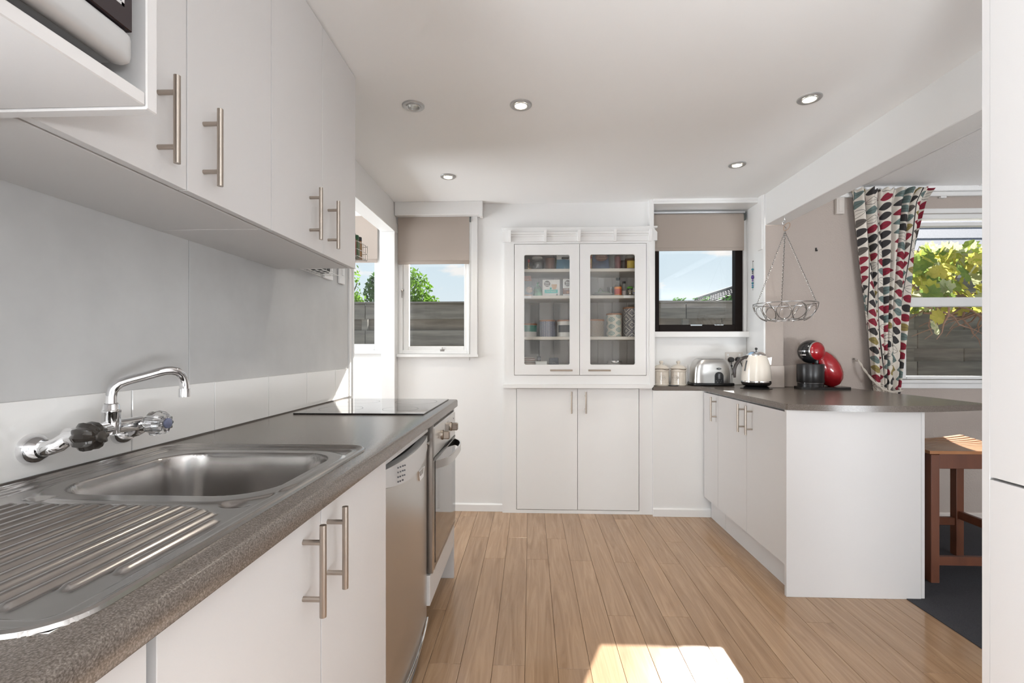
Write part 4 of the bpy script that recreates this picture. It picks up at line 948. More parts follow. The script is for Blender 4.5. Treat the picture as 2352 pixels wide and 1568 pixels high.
# tall cabinet on the right edge
t = thing('tall_cabinet', (1.38, .5, 0), 'tall white pantry cabinet at the right edge of the view', 'cabinet')
b = B(); b.box(1.112, 1.68, -.25, 1.165, .0, 2.275); obj('carcass', b, CAB, t)
b = B(); b.box(1.083, 1.69, 1.147, 1.167, 0, 2.277, .001); obj('end_panel', b, CAB, t)
b = B(); b.box(1.080, 1.098, .60, 1.1435, .8935, 2.272, .0008); obj('upper_door', b, CAB, t)
b = B(); b.box(1.080, 1.098, .60, 1.1435, .105, .8875, .0008); obj('lower_door', b, CAB, t)
b = B(); b.box(1.080, 1.098, .04, .597, .893, 2.272, .0018); obj('upper_door', b, CAB, t)
b = B(); b.box(1.080, 1.098, .04, .597, .105, .888, .0018); obj('lower_door', b, CAB, t)
# ------------------------------------------------------------------ on the counter
CZc = WT + .0003
def tea_canister(x, y, label, word, rot):
    t = thing('storage_jar', (x, y, CZc), label, 'jar', 'cream ceramic storage jars')
    lath('body', [(0, 0), (.055, 0), (.057, .004), (.057, .012), (.0535, .016), (.0535, .100), (.056, .103), (.057, .108), (.055, .112), (.053, .122), (.050, .122), (.048, .01), (0, .01)], x, y, CZc, CERAM, t)
    lath('lid', [(.056, .123), (.0575, .126), (.055, .130), (.045, .142), (.025, .152), (.011, .155), (.009, .160), (.013, .166), (.015, .174), (.012, .181), (0, .183)], x, y, CZc, CERAM, t)
    b = B(); b.tube([(x + .0565 * math.sin(a), y - .0565 * math.cos(a), CZc + .121 - .004 * math.sin(3 * a)) for a in [i * .2 - 1.2 for i in range(13)]], .0016, 6); obj('wire_clasp', b, mat('rust_wire', (.16, .10, .06), .5, .5), t)
    P = []
    for i in range(28):
        a = 2 * PI * i / 28; th = .42 * math.cos(a) + rot; P.append((x + .054 * math.sin(th), y - .054 * math.cos(th), CZc + .060 + .018 * math.sin(a)))
    b = B(); b.tube(P, .0009, 5, closed=True); obj('oval_border', b, mat('ceram_grey', (.42, .38, .33), .3), t)
    text('lettering', word, .022, (x + .0537 * math.sin(rot), y - .0545 * math.cos(rot), CZc + .060), (PI / 2, 0, rot), mat('ceram_grey', (.42, .38, .33), .3), t)
tea_canister(.966, 3.495, 'cream ceramic tea jar nearest the glazed cupboard', 'TEA', -.1)
tea_canister(1.090, 3.495, 'cream ceramic storage jar beside the toaster', 'SUGAR', -.75)
t = thing('spoon_rest', (1.04, 3.44, CZc), 'small glass spoon rest lying before the ceramic jars', 'dish'); lath('bowl', [(0, .001), (.03, .001), (.042, .006), (.043, .008), (.03, .003), (0, .003)], 1.045, 3.455, CZc, mat('smoke_glass', (.25, .26, .28), .08, coat=.5), t)
# toaster
tx0, tx1, ty0_, ty1_, tz1 = 1.185, 1.468, 3.425, 3.585, 1.128
t = thing('toaster', (1.327, 3.5, CZc), 'brushed steel toaster with a black control strip', 'toaster')
def tprof(z):     # half width along x at height fraction
    return .1415 * (1 - .05 * z - .30 * z ** 6)
b = B(); cx, cy = (tx0 + tx1) / 2, (ty0_ + ty1_) / 2; n = 40; rings = []
H = tz1 - CZc - .022
for f in (0, .1, .25, .4, .52, .63, .72, .79, .85, .90, .94, .97, .99, 1.0):
    hw = tprof(f) if f < .995 else tprof(1) * .93; hd = .078 * (1 - .25 * f ** 7)
    ring = []
    for j in range(n):
        a = 2 * PI * j / n; c, s_ = math.cos(a), math.sin(a); ring.append(b.bm.verts.new((cx + hw * math.copysign(abs(c) ** .35, c), cy + hd * math.copysign(abs(s_) ** .45, s_), CZc + .022 + H * f)))
    rings.append(ring)
for a, c in zip(rings, rings[1:]):
    for j in range(n): b.bm.faces.new((a[j], a[(j + 1) % n], c[(j + 1) % n], c[j]))
b.bm.faces.new(rings[-1]); obj('shell', b, STEEL, t, smooth=60)
b = B(); b.box(tx0 - .001, tx1 + .001, ty0_ - .002, ty1_ + .002, CZc + .001, CZc + .024, .006, 2); obj('base', b, BLACK, t)
b = B(); mz = CZc + .022; P = [(cx + .062, mz), (cx + .062, mz + .02)] + [(cx + .031 + .031 * math.cos(a), mz + .05 + .032 * math.sin(a)) for a in [i * PI / 10 for i in range(11)]] + [(cx, mz + .02), (cx, mz)]
b.prism(P, ty0_ - .004, ty0_ + .01, 'Y'); cp = obj('control_strip', b, BLACK, t)
b = B()
for k in range(4): b.box(cx + .024, cx + .038, ty0_ - .0046, ty0_ - .0038, mz + .036 + .009 * k, mz + .040 + .009 * k)
for px, pz in ((.012, .018), (.03, .024), (.048, .018), (.02, .006), (.042, .006)): b.sphere((cx + px, ty0_ - .004, mz + pz), .0016, 6, 4)
obj('control_marking', b, mat('mark_grey', (.35, .35, .36), .5), cp)
b = B(); b.lathe([(0, .0015), (.0165, .0015), (.017, 0)], (cx + .031, ty0_ - .0018, mz + .104), 24, (0, -1, 0), sy=.45); obj('badge', b, BLACK, t)
text('lettering', 'Oster', .008, (cx + .031, ty0_ - .0038, mz + .104), FRONT, STEEL, t)
for dy in (-.03, .03):
    b = B(); b.box(cx - .08, cx + .08, cy + dy - .014, cy + dy + .014, tz1 - .004, tz1 + .0012, .002); obj('slot', b, BLACKM, t)
b = B(); b.box(tx1 - .006, tx1 + .016, cy - .015, cy + .015, tz1 - .055, tz1 - .045, .003); obj('lever', b, BLACK, t)
# kettle
kx, ky = 1.530, 3.235
t = thing('kettle', (kx, ky, CZc), 'cream electric kettle with chrome lid and black handle', 'kettle')
lath('base_plate', [(0, 0), (.098, 0), (.099, .004), (.080, .012), (.066, .018), (0, .018)], kx, ky, CZc, BLACK, t)
lath('foot', [(.060, .018), (.080, .022), (.090, .032), (.0935, .043), (0, .043)], kx, ky, CZc, BLACK, t)
lath('chrome_band', [(.0937, .043), (.0945, .046), (.0942, .053), (.0935, .055)], kx, ky, CZc, CHROME, t)
lath('body', [(.0932, .055), (.0925, .08), (.090, .115), (.085, .150), (.077, .185), (.068, .210), (.062, .222), (.058, .226)], kx, ky, CZc, CREAM, t, 40)
lath('lid', [(.0605, .225), (.0605, .229), (.058, .232), (.040, .247), (.020, .252), (0, .253)], kx, ky, CZc, CHROME, t)
b = B(); b.cyl((kx, ky, CZc + .250), (kx, ky, CZc + .264), .0035, n=8); b.sphere((kx, ky, CZc + .269), .0088, 14, 8); obj('lid_knob', b, BLACK, t)
hp = []
for i in range(15):
    a = PI * .5 + (i / 14) * PI * .52; hp.append((kx - .052 + .098 * math.cos(a), ky - .01, CZc + .116 + .099 * math.sin(a)))
hp += [(hp[-1][0] + .002, ky - .01, hp[-1][2] - .035)]
b = B(); b.tube(hp, [.010] * 4 + [.0115] * (len(hp) - 5) + [.008], 12); obj('handle', b, mat('handle_brownblack', (.03, .022, .02), .25), t)
b = B(); b.prism([(kx + .066, CZc + .207), (kx + .098, CZc + .212), (kx + .0965, CZc + .200), (kx + .092, CZc + .160), (kx + .082, CZc + .165)], ky - .014, ky + .014, 'Y'); obj('spout', b, CHROME, t)
b = B(); b.tube([(kx - .089, ky - .028, CZc + .12), (kx - .078, ky - .028, CZc + .18), (kx - .074, ky - .028, CZc + .19)], .004, 6); obj('water_gauge', b, BLACK, t)
# power outlet with two plugs
t = thing('power_outlet', (1.54, 3.598, 1.07), 'beige double power outlet behind toaster and kettle', 'power outlet')
b = B(); b.box(1.47, 1.60, 3.590, 3.5995, 1.068, 1.178, .003); obj('plate', b, mat('outlet_beige', (.60, .56, .52), .4), t)
for x in (1.488, 1.575):
    b = B(); b.box(x - .006, x + .006, 3.586, 3.591, 1.150, 1.166, .001); obj('rocker', b, PLAST, t)
for k, x in enumerate((1.508, 1.562)):
    t = thing('plug', (x, 3.58, 1.10), 'black power plug in the %s socket of the outlet' % ('left' if k == 0 else 'right'), 'plug', 'plugs in the outlet')
    b = B(); b.cyl((x, 3.5895, 1.122), (x, 3.562, 1.122), .021, .018, n=18); obj('plug_body', b, BLACKM, t)
    end = (1.49, 3.588, .96) if k == 0 else (1.60, 3.52, .945)
    b = B(); b.tube([(x, 3.565, 1.118), (x + (.01 if k else -.01), 3.55, 1.09), ((x + end[0]) / 2 + .01, 3.55, 1.02), end, (end[0] - .01, end[1] - .03, .940)], .0035, 6); obj('cord', b, BLACKM, t)
# coffee machine
mx, my = 1.955, 3.235
t = thing('coffee_machine', (mx, my, CZc), 'red and black capsule coffee machine by the curtain', 'coffee machine')
ax = 1.872
b = B(); b.prism([(1.79, 3.16), (1.83, 3.13), (2.10, 3.15), (2.125, 3.19), (2.12, 3.30), (2.08, 3.325), (1.85, 3.31), (1.80, 3.27)], CZc, CZc + .016); obj('base', b, BLACK, t)
b = B(); b.lathe([(0, .0), (.072, .0), (.076, .004), (.076, .026), (.070, .028), (.070, .030), (.079, .032), (.0805, .036), (.0805, .150), (.078, .156), (.070, .156), (.068, .150), (0, .150)], (ax, my - .03, CZc + .012), 40); obj('drip_tray', b, mat('machine_black', (.016, .015, .016), .3), t)
b = B(); b.lathe([(.0766, .030), (.0768, .0325)], (ax, my - .03, CZc + .012), 40); obj('chrome_line', b, CHROME, t)
b = B(); b.lathe([(0, -.118), (.035, -.112), (.062, -.085), (.078, -.045), (.082, .0), (.077, .045), (.064, .085), (.046, .115), (.02, .135), (0, .14)], (2.005, my + .005, CZc + .128), 36, (-.45, 0, .9), sy=.92); obj('red_body', b, RED, t)
b = B(); b.tube([(1.955, my, CZc + .19), (1.935, my, CZc + .215), (1.915, my, CZc + .24)], [.05, .042, .05], 20); obj('neck', b, RED, t)
hx, hz = 1.888, CZc + .250
b = B(); b.sphere((hx, my - .005, hz), .079, 36, 20); obj('head', b, mat('head_black', (.012, .012, .013), .12, coat=.6), t)
b = B(); b.lathe([(.059, .0545), (.052, .064), (.035, .0765), (0, .0845)], (hx, my - .005, hz), 36, (.26, -.965, .06)); obj('red_cheek', b, RED, t)
b = B(); b.lathe([(.064, .047), (.064, .050), (.0605, .056), (.059, .0535)], (hx, my - .005, hz), 40, (.26, -.965, .06)); obj('chrome_ring', b, CHROME, t)
b = B(); b.tube([(hx - .079 * math.cos(a) * .98, my - .005 - .079 * math.sin(a), hz + .004) for a in [i * .12 for i in range(8)]], .003, 6); b.box(hx - .083, hx - .058, my - .055, my - .028, hz - .026, hz - .018, .002); obj('chrome_trim', b, CHROME, t)
b = B(); b.cyl((hx + .015, my - .045, hz - .055), (hx + .015, my - .045, hz - .092), .014, .011, n=16); obj('coffee_outlet', b, BLACK, t)
b = B(); b.lathe([(.083, -.03), (.0855, .02), (.078, .07), (.06, .105), (.04, .125)], (2.022, my + .03, CZc + .128), 32, (-.45, .0, .9), sy=.8); obj('water_tank', b, GLASS, t)
# ------------------------------------------------------------------ hanging basket
bx, by, bz, br = 1.662, 3.125, 1.495, .186
t = thing('hanging_basket', (bx, by, bz), 'empty silver wire fruit basket hanging from the beam by chains', 'basket')
SILVW = mat('silver_wire', (.42, .41, .40), .25, .95)
def ring_pts(r, z, n=36, ph=0): return [(bx + r * math.cos(2 * PI * i / n + ph), by + r * math.sin(2 * PI * i / n + ph), z) for i in range(n)]
b = B(); b.tube(ring_pts(br, bz), .0032, 6, closed=True); obj('rim', b, SILVW, t)
b = B(); b.tube(ring_pts(br * .55, bz - .105), .0028, 6, closed=True); obj('base_ring', b, SILVW, t)
def bowlp(a, f): r = br * math.cos(f * .98); return (bx + r * math.cos(a), by + r * math.sin(a), bz - .118 * math.sin(f * 1.25))
for k in range(12):
    b = B(); a0 = 2 * PI * k / 12; P = []
    for i in range(23):
        s_ = i / 22 * 2 * PI; P.append(bowlp(a0 + .24 * math.cos(s_), .46 + .40 * math.sin(s_)))
    b.tube(P, .0022, 6); obj('wire_loop', b, SILVW, t)
for k in range(6):
    b = B(); a0 = 2 * PI * (k + .5) / 6; b.tube([bowlp(a0 + .25 * math.sin(3 * i / 10), i / 10 * 1.0) for i in range(11)], .0022, 6); obj('rib', b, SILVW, t)
ctr = (bx, by, 1.965)
def chain(p, q, nm):
    p, q = Vector(p), Vector(q); d = (q - p); L_ = d.length; d.normalize(); n = int(L_ / .0125); b = B(); side = d.cross(Vector((0, 1, .1))).normalized(); side2 = d.cross(side)
    for i in range(n):
        c = p + d * (L_ * (i + .5) / n); s1 = side if i % 2 else side2
        b.tube([c + d * (.0085 * math.cos(a)) + s1 * (.0040 * math.sin(a)) for a in [2 * PI * j / 8 for j in range(8)]], .0012, 4, closed=True)
    obj(nm, b, SILVW, t)
for a in (PI * 1.03, PI * .38, -PI * .30): chain(ctr, (bx + br * math.cos(a), by + br * math.sin(a), bz), 'chain')
b = B(); b.tube([(bx, by, 1.965), (bx + .008, by, 1.975), (bx + .010, by, 1.99), (bx, by, 2.0), (bx - .012, by, 2.01), (bx - .015, by, 2.027), (bx - .004, by, 2.04), (bx + .008, by, 2.032)], .0025, 6); obj('s_hook', b, SILVW, t)
b = B(); b.tube([(bx, by, 2.064), (bx, by, 2.048), (bx + .004, by, 2.038), (bx + .001, by, 2.030), (bx - .010, by, 2.030), (bx - .012, by, 2.036)], .0028, 6); obj('ceiling_hook', b, SILVW, t)
b = B(); b.tube([(bx + .01 + .018 * math.sin(a) + .012 * math.cos(a), by - .004, 1.998 + .026 * math.cos(a)) for a in [2 * PI * i / 14 for i in range(14)]], .0022, 6, closed=True); obj('rubber_band', b, mat('band_tan', (.36, .24, .16), .6), t)
# bead charm on the window lining
t = thing('bead_charm', (1.622, 3.48, 1.6), 'turquoise and purple bead charm hanging beside the dark window', 'ornament')
b = B(); b.cyl((1.6275, 3.48, 1.842), (1.620, 3.48, 1.842), .003, n=8); b.tube([(1.621, 3.48, 1.842), (1.6225, 3.48, 1.78), (1.622, 3.48, 1.63)], .0012, 5); obj('cord', b, mat('cord_brown', (.14, .11, .09), .7), t)
for z, r, c, sz in ((1.782, .008, 'teal', 1), (1.768, .005, 'dark', 1), (1.755, .005, 'dark', 1), (1.725, .010, 'purple', 1.7), (1.700, .006, 'purple', 1), (1.682, .0075, 'teal', 1), (1.666, .006, 'blue', 1), (1.652, .0065, 'teal', 1)):
    b = B(); b.sphere((1.620, 3.48, z), r, 12, 8, sz=sz); obj('bead', b, mat('bead_' + c, dict(teal=(.01, .16, .22), dark=(.03, .03, .05), purple=(.08, .04, .22), blue=(.04, .18, .38))[c], .2), t)
t = thing('wall_hook', (2.023, 3.399, 1.89), 'small dark picture hook on the beige wall', 'hook'); b = B(); b.box(2.018, 2.028, 3.392, 3.3995, 1.893, 1.918, .002); b.tube([(2.023, 3.392, 1.90), (2.023, 3.384, 1.893), (2.023, 3.382, 1.902)], .003, 6); obj('hook_body', b, BLACKM, t)
# ------------------------------------------------------------------ curtain
def curtain_mat():
    m, nt, bs = mk('leaf_curtain'); N = nt.nodes; L = nt.links
    def M(op, *a):
        n = N.new('ShaderNodeMath'); n.operation = op
        for i, v in enumerate(a):
            if isinstance(v, (int, float)): n.inputs[i].default_value = v
            else: L.new(v, n.inputs[i])
        return n.outputs[0]
    uv = N.new('ShaderNodeUVMap'); sp = N.new('ShaderNodeSeparateXYZ'); L.new(uv.outputs[0], sp.inputs[0]); u, v = sp.outputs[0], sp.outputs[1]
    cu_ = M('DIVIDE', u, .20); col = M('FLOOR', cu_); fu = M('SUBTRACT', M('FRACT', cu_), .5); a = M('ABSOLUTE', fu); side = M('SIGN', fu)
    vr = M('ADD', M('DIVIDE', v, .064), M('ADD', M('MULTIPLY', col, .37), M('MULTIPLY', side, .18))); row = M('FLOOR', vr); fv = M('SUBTRACT', M('FRACT', vr), .5)
    t = M('DIVIDE', M('SUBTRACT', a, .02), .45); tc = M('MINIMUM', M('MAXIMUM', t, 0), 1)
    wdt = M('MULTIPLY', M('POWER', M('SINE', M('MULTIPLY', tc, PI)), .75), .40)
    dev = M('ABSOLUTE', M('SUBTRACT', fv, M('MULTIPLY', M('SUBTRACT', tc, .5), .42)))
    leaf = M('LESS_THAN', dev, wdt)
    edge = M('MULTIPLY', leaf, M('GREATER_THAN', dev, M('SUBTRACT', wdt, .045)))
    vein = M('LESS_THAN', dev, .022)
    cb = N.new('ShaderNodeCombineXYZ'); L.new(col, cb.inputs[0]); L.new(row, cb.inputs[1]); L.new(side, cb.inputs[2])
    wn = N.new('ShaderNodeTexWhiteNoise'); wn.noise_dimensions = '3D'; L.new(cb.outputs[0], wn.inputs['Vector'])
    r = N.new('ShaderNodeValToRGB'); r.color_ramp.interpolation = 'CONSTANT'; e = r.color_ramp.elements
    stops = [(0, (.23, .012, .03)), (.24, (.035, .032, .033)), (.44, (.13, .18, .17)), (.60, (.27, .21, .07)), (.72, (.10, .085, .075)), (.82, (.66, .61, .54))]
    while len(e) < len(stops): e.new(.5)
    for el, (p, c) in zip(e, stops): el.position = p; el.color = (*c, 1)
    L.new(wn.outputs[0], r.inputs[0])
    outl = M('GREATER_THAN', wn.outputs[0], .82)
    def mix(f, A, Bc):
        n = N.new('ShaderNodeMix'); n.data_type = 'RGBA'; L.new(f, n.inputs[0])
        for s_, c in ((6, A), (7, Bc)):
            if isinstance(c, tuple): n.inputs[s_].default_value = (*c, 1)
            else: L.new(c, n.inputs[s_])
        return n.outputs[2]
    INK = (.03, .027, .027)
    c = mix(leaf, (.66, .61, .54), r.outputs[0]); c = mix(M('MULTIPLY', outl, edge), c, INK); c = mix(M('MULTIPLY', M('MULTIPLY', leaf, vein), .7), c, INK)
    stem = M('MULTIPLY', M('LESS_THAN', a, .018), 1.0); c = mix(stem, c, INK)
    L.new(c, bs.inputs['Base Color']); bs.inputs['Roughness'].default_value = .85
    return m
CURT = curtain_mat()
t = thing('curtain', (2.46, 3.33, .88), 'cream curtain printed with red, teal and charcoal leaves, tied back', 'curtain')
def curt(u, v):
    # v 0 top .. 1 bottom ; gathers towards the tie on the right
    z = 2.302 - (2.302 - .86) * v; s_ = v ** .85
    xl = 2.222 + (2.372 - 2.222) * s_; xr = 2.725 + (2.535 - 2.725) * (min(v * 1.0, 1) ** .8); 
    if v < .07: xr += .03 * (1 - v / .07)
    x = xl + (xr - xl) * u; amp = .032 * (1 - .25 * v); 
    k = 2 * PI * 6.5 * (u + .03 * math.sin(5 * v + 8 * u))
    y = 3.322 + amp * math.sin(k) + .008 * math.sin(2.3 * k + 4 * v)
    if v < .06: y += .010 * math.sin(k * 4) * (1 - v / .06); z += .006 * math.sin(k * 3.1) * (1 - v / .06)
    return (x + .012 * math.cos(k) * (1 - v * .3), y, z)
b = B(); b.grid(curt, 190, 60, uv=lambda u, v: (u * 1.05 + .02 * v, v * 1.44)); obj('fabric', b, CURT, t, smooth=180)
b = B(); P = [(2.285, 3.396, 1.125), (2.29, 3.36, 1.12), (2.30, 3.32, 1.06), (2.335, 3.285, .985), (2.39, 3.272, .93), (2.45, 3.27, .91), (2.53, 3.285, .92)]
Q = []
for i in range(len(P) - 1):
    for k in range(6): f = k / 6; Q.append(Vector(P[i]).lerp(Vector(P[i + 1]), f))
Q.append(Vector(P[-1]))
for ph in (0, PI):
    b.tube([q + Vector((.004 * math.cos(i * .8 + ph), 0, .004 * math.sin(i * .8 + ph))) for i, q in enumerate(Q)], .0045, 6)
obj('rope_tie', b, mat('rope_cream', (.55, .50, .44), .8), t)
b = B(); b.cyl((2.283, 3.399, 1.13), (2.283, 3.375, 1.13), .008, n=10); obj('tie_hook', b, STEELD, t)
t = thing('curtain_rail', (3.2, 3.35, 2.27), 'white curtain rail under the rough dining cornice', 'curtain rail')
b = B(); b.box(2.10, 4.5, 3.374, 3.3995, 2.268, 2.299, .004); obj('rail', b, TRIMW, t)
b = B(); b.box(2.86, 2.90, 3.376, 3.399, 2.255, 2.2675, .002); obj('bracket', b, TRIMW, t)
b = B(); b.box(2.15, 2.205, 3.372, 3.399, 2.15, 2.267, .003); b.box(2.163, 2.192, 3.369, 3.3725, 2.165, 2.25, .002); obj('rail_end_box', b, mat('rail_beige', (.60, .55, .51), .5), t)
# ------------------------------------------------------------------ stool
sx0, sx1, sy0, sy1, sz = 2.045, 2.50, 2.47, 2.84, .672
t = thing('bar_stool', ((sx0 + sx1) / 2, (sy0 + sy1) / 2, 0), 'stained pine bar stool with slatted seat under the counter end', 'stool')
lw = .044
for x in (sx0, sx1 - lw):
    for y in (sy0, sy1 - lw):
        b = B(); b.box(x, x + lw * .95, y, y + lw, .0045, sz - .012, .002); obj('leg', b, PINE, t)
b = B(); b.box(sx0 + lw, sx1 - lw, sy0 + .004, sy0 + .028, sz - .085, sz - .008, .002); obj('apron', b, PINE, t)
b = B(); b.box(sx0 + lw, sx1 - lw, sy1 - .028, sy1 - .004, sz - .085, sz - .008, .002); obj('apron', b, PINE, t)
for x in (sx0 + .004, sx1 - .028):
    b = B(); b.prism([(sy0 + lw, sz - .085), (sy1 - lw, sz - .085), (sy1 - lw, sz + .012), ((sy0 + sy1) / 2, sz - .006), (sy0 + lw, sz - .008)], x, x + .024, 'X'); obj('side_rail', b, PINE, t)
b = B(); b.box(sx0 + lw, sx1 - lw, sy0 + .010, sy0 + .032, .09, .135, .002); obj('stretcher', b, PINE, t)
b = B(); b.box(sx0 + lw, sx1 - lw, sy1 - .034, sy1 - .012, .18, .225, .002); obj('stretcher', b, PINE, t)
for x in (sx0 + .012, sx1 - .034):
    b = B(); b.box(x, x + .022, sy0 + lw, sy1 - lw, .22, .265, .002); obj('stretcher', b, PINE, t)
SEATM = ramp_mat('seat_pine', 4., [(.3, (.26, .10, .04)), (.7, (.46, .22, .09))], rough=.28, vec_scale=(.3, 1, 1), distort=1)
ns = 11
for k in range(ns):
    y0 = sy0 - .006 + (sy1 - sy0 + .012) * k / ns; y1 = y0 + (sy1 - sy0 + .012) / ns - .006; rise = .020 * (k / (ns - 1)) ** 2
    b = B()
    def F(u, v, top): x = sx0 - .012 + (sx1 - sx0 + .024) * u; return (x, y0 + (y1 - y0) * v, sz - .008 + rise - .024 * math.sin(PI * u) * (k / (ns - 1)) + top)
    b.grid(lambda u, v: F(u, v, .016), 10, 1); b.grid(lambda u, v: F(u, v, .0), 10, 1)
    b.bm.verts.ensure_lookup_table(); vs = b.bm.verts; n1 = 22
    for i in range(10):
        b.bm.faces.new((vs[2 * i], vs[2 * i + 2], vs[n1 + 2 * i + 2], vs[n1 + 2 * i])); b.bm.faces.new((vs[2 * i + 1], vs[2 * i + 3], vs[n1 + 2 * i + 3], vs[n1 + 2 * i + 1]))
    b.bm.faces.new((vs[0], vs[1], vs[n1 + 1], vs[n1])); b.bm.faces.new((vs[20], vs[21], vs[n1 + 21], vs[n1 + 20]))
    obj('slat', b, SEATM, t)
# ------------------------------------------------------------------ downlights
LIT = mat('lamp_glow', (1, .95, .85), .4, emit=((1, .90, .72), 14.)); UNLIT = mat('lamp_off', (.62, .64, .63), .12, .3)
for k, (x, y, on, lab) in enumerate(((-.520, 2.065, False, 'unlit silver downlight nearest the wall cabinets'), (-.042, 2.075, True, 'lit silver downlight over the middle of the floor'), (1.205, 2.07, True, 'lit silver downlight nearest the ceiling beam'), (-.514, 2.91, True, 'small lit downlight near the casement window'), (1.21, 2.79, True, 'small lit downlight near the dark framed window'))):
    t = thing('downlight', (x, y, CZ), lab, 'downlight', 'recessed ceiling downlights')
    b = B(); b.lathe([(.030, .000), (.031, -.004), (.034, -.006), (.046, -.006), (.049, -.003), (.049, .0)], (x, y, CZ), 36); obj('outer_ring', b, mat('ring_silver', (.50, .50, .50), .4, .6), t)
    b = B(); b.lathe([(.0255, -.0008), (.0262, -.0072), (.029, -.009), (.0315, -.0075), (.0318, -.0055)], (x, y, CZ), 36); obj('inner_ring', b, mat('ring_inner', (.62, .62, .61), .35, .6), t)
    b = B(); b.lathe([(0, -.0035), (.017, -.0030), (.0258, -.0012)], (x, y, CZ), 24); obj('lamp', b, LIT if on else UNLIT, t)
    if on:
        ld = bpy.data.lights.new('downlight_beam', 'SPOT'); ld.energy = 16; ld.spot_size = math.radians(125); ld.spot_blend = .9; ld.shadow_soft_size = .03; ld.color = (1, .93, .82)
        lo = bpy.data.objects.new('downlight_beam', ld); link(lo, t, (x, y, CZ - .02))
# ================================================================== outside
b = B(); b.box(-30, 40, 3.9, 60, -.5, -.35); struct('ground', b, ramp_mat('ground_soil', 4, [(.35, (.10, .085, .06)), (.65, (.14, .15, .07))], .95), 'garden ground outside the windows', 'ground')
def fence(name, x0, x1, y, zs, joints, posts, label, cap=None, back=()):
    f = thing(name, ((x0 + x1) / 2, y, -.35), label, 'fence')
    for za, zb, dy in zs:
        js = sorted([x0] + [j + (.0 if dy == 0 else .6) for j in joints if x0 < j < x1] + [x1])
        for a, c in zip(js, js[1:]):
            b = B(); b.box(a + .006, c - .006, y + dy, y + dy + .022, za, zb, .003); obj('board', b, FENCE, f)
    for p in posts:
        b = B(); b.box(p - .045, p + .045, y + .024, y + .085, -.35, zs[0][1] - .01, .004); obj('post', b, FENCE, f)
    if cap:
        for a, c in zip([x0] + joints, joints + [x1]):
            b = B(); b.box(a + .003, c - .003, y - .035, y + .12, cap - .028, cap, .004); obj('cap_rail', b, FENCE, f)
    return f
zs = []; z = 1.890
for k in range(6):
    zs.append((z - .225, z, 0)); zs.append((z - .225 - .20, z - .205, .2)); z -= .395
fence('timber_fence', -6.5, 5.6, 7.0, zs, [-4.9, -2.5, -.1, 2.3, 4.7], [-4.9, -2.52, -.1, 2.3, 4.7], 'weathered grey board fence beyond the kitchen windows', 1.926)
zs = [(1.45 + .36, 1.45 + .58, 0), (1.432, 1.60 + .21, .09), (1.215, 1.432, 0), (1.05, 1.225, .09), (.85, 1.064, 0), (.67, .86, .09), (.46, .68, 0), (.28, .47, .09), (-.1, .29, 0)]
fence('timber_fence', 3.3, 7.6, 5.6, zs, [4.484, 6.9], [3.5, 4.42, 5.9, 7.3], 'grey board fence behind the vine outside the dining window')
# leafy trees behind the fence
LEAFG = leaf_mat('tree_leaf', (.035, .10, .02), (.16, .30, .03)); LEAFD = leaf_mat('tree_leaf_dark', (.015, .05, .015), (.07, .17, .03))
def tree(name, x, y, blobs, n, size, m, label, trunk_h, seed):
    random.seed(seed); t = thing(name, (x, y, -.35), label, 'tree', 'trees behind the fence')
    b = B(); b.tube([(x, y, -.35), (x + .06, y, .6), (x - .03, y, trunk_h)], [.07, .055, .03], 8)
    for (cx_, cy_, cz_, rx, ry, rz) in blobs: b.tube([(x, y, trunk_h * .7), ((x + cx_) / 2, (y + cy_) / 2, (trunk_h + cz_) / 2), (cx_, cy_, cz_)], [.03, .02, .008], 6)
    obj('trunk', b, mat('bark', (.10, .07, .05), .9), t)
    vol = [rx * ry * rz for *_, rx, ry, rz in blobs]; V, F_ = [], []
    for i in range(n):
        cx_, cy_, cz_, rx, ry, rz = random.choices(blobs, vol)[0]
        d = Vector((random.gauss(0, 1), random.gauss(0, 1), random.gauss(0, 1))).normalized() * (random.random() ** .45)
        c = Vector((cx_ + d.x * rx, cy_ + d.y * ry, cz_ + d.z * rz)); s_ = size * random.uniform(.6, 1.25)
        ax_ = Vector((random.gauss(0, 1), random.gauss(0, 1), random.gauss(.5, .6))).normalized(); up = ax_.orthogonal().normalized(); up.rotate(Matrix.Rotation(random.random() * 6.28, 3, ax_)); sd_ = ax_.cross(up)
        k = len(V); V += [c - up * s_, c + sd_ * s_ * .45 + ax_ * s_ * .12, c + up * s_, c - sd_ * s_ * .45 + ax_ * s_ * .12]; F_.append((k, k + 1, k + 2)); F_.append((k, k + 2, k + 3))
    me = bpy.data.meshes.new('foliage'); o_ = Vector((x, y, -.35)); me.from_pydata([v - o_ for v in V], [], F_); me.materials.append(m); o = shared('foliage', me, t, (x, y, -.35)); o['kind'] = 'stuff'
    return t
tree('leafy_tree', -2.35, 9.0, [(-2.35, 9, 2.35, .45, .4, .45), (-2.05, 9, 2.08, .32, .35, .22), (-2.65, 9, 2.0, .4, .4, .4), (-2.45, 9, 1.75, .6, .4, .4)], 4200, .045, LEAFG, 'bright green leafy tree over the fence in the casement window', 1.9, 3)
tree('leafy_tree', -3.4, 10.4, [(-3.4, 10.4, 2.5, .32, .35, .47), (-3.1, 10.4, 2.2, .33, .3, .4)], 2200, .05, LEAFD, 'dark leafy tree just left of the white post', 1.9, 5)
tree('leafy_tree', -3.5, 8.6, [(-3.32, 8.6, 2.05, .28, .3, .28), (-3.55, 8.6, 1.9, .5, .4, .4), (-3.22, 8.6, 2.45, .05, .06, .4)], 2600, .04, LEAFG, 'yellow green leafy tree at the left edge of the nook window', 1.8, 7)
random.seed(11)
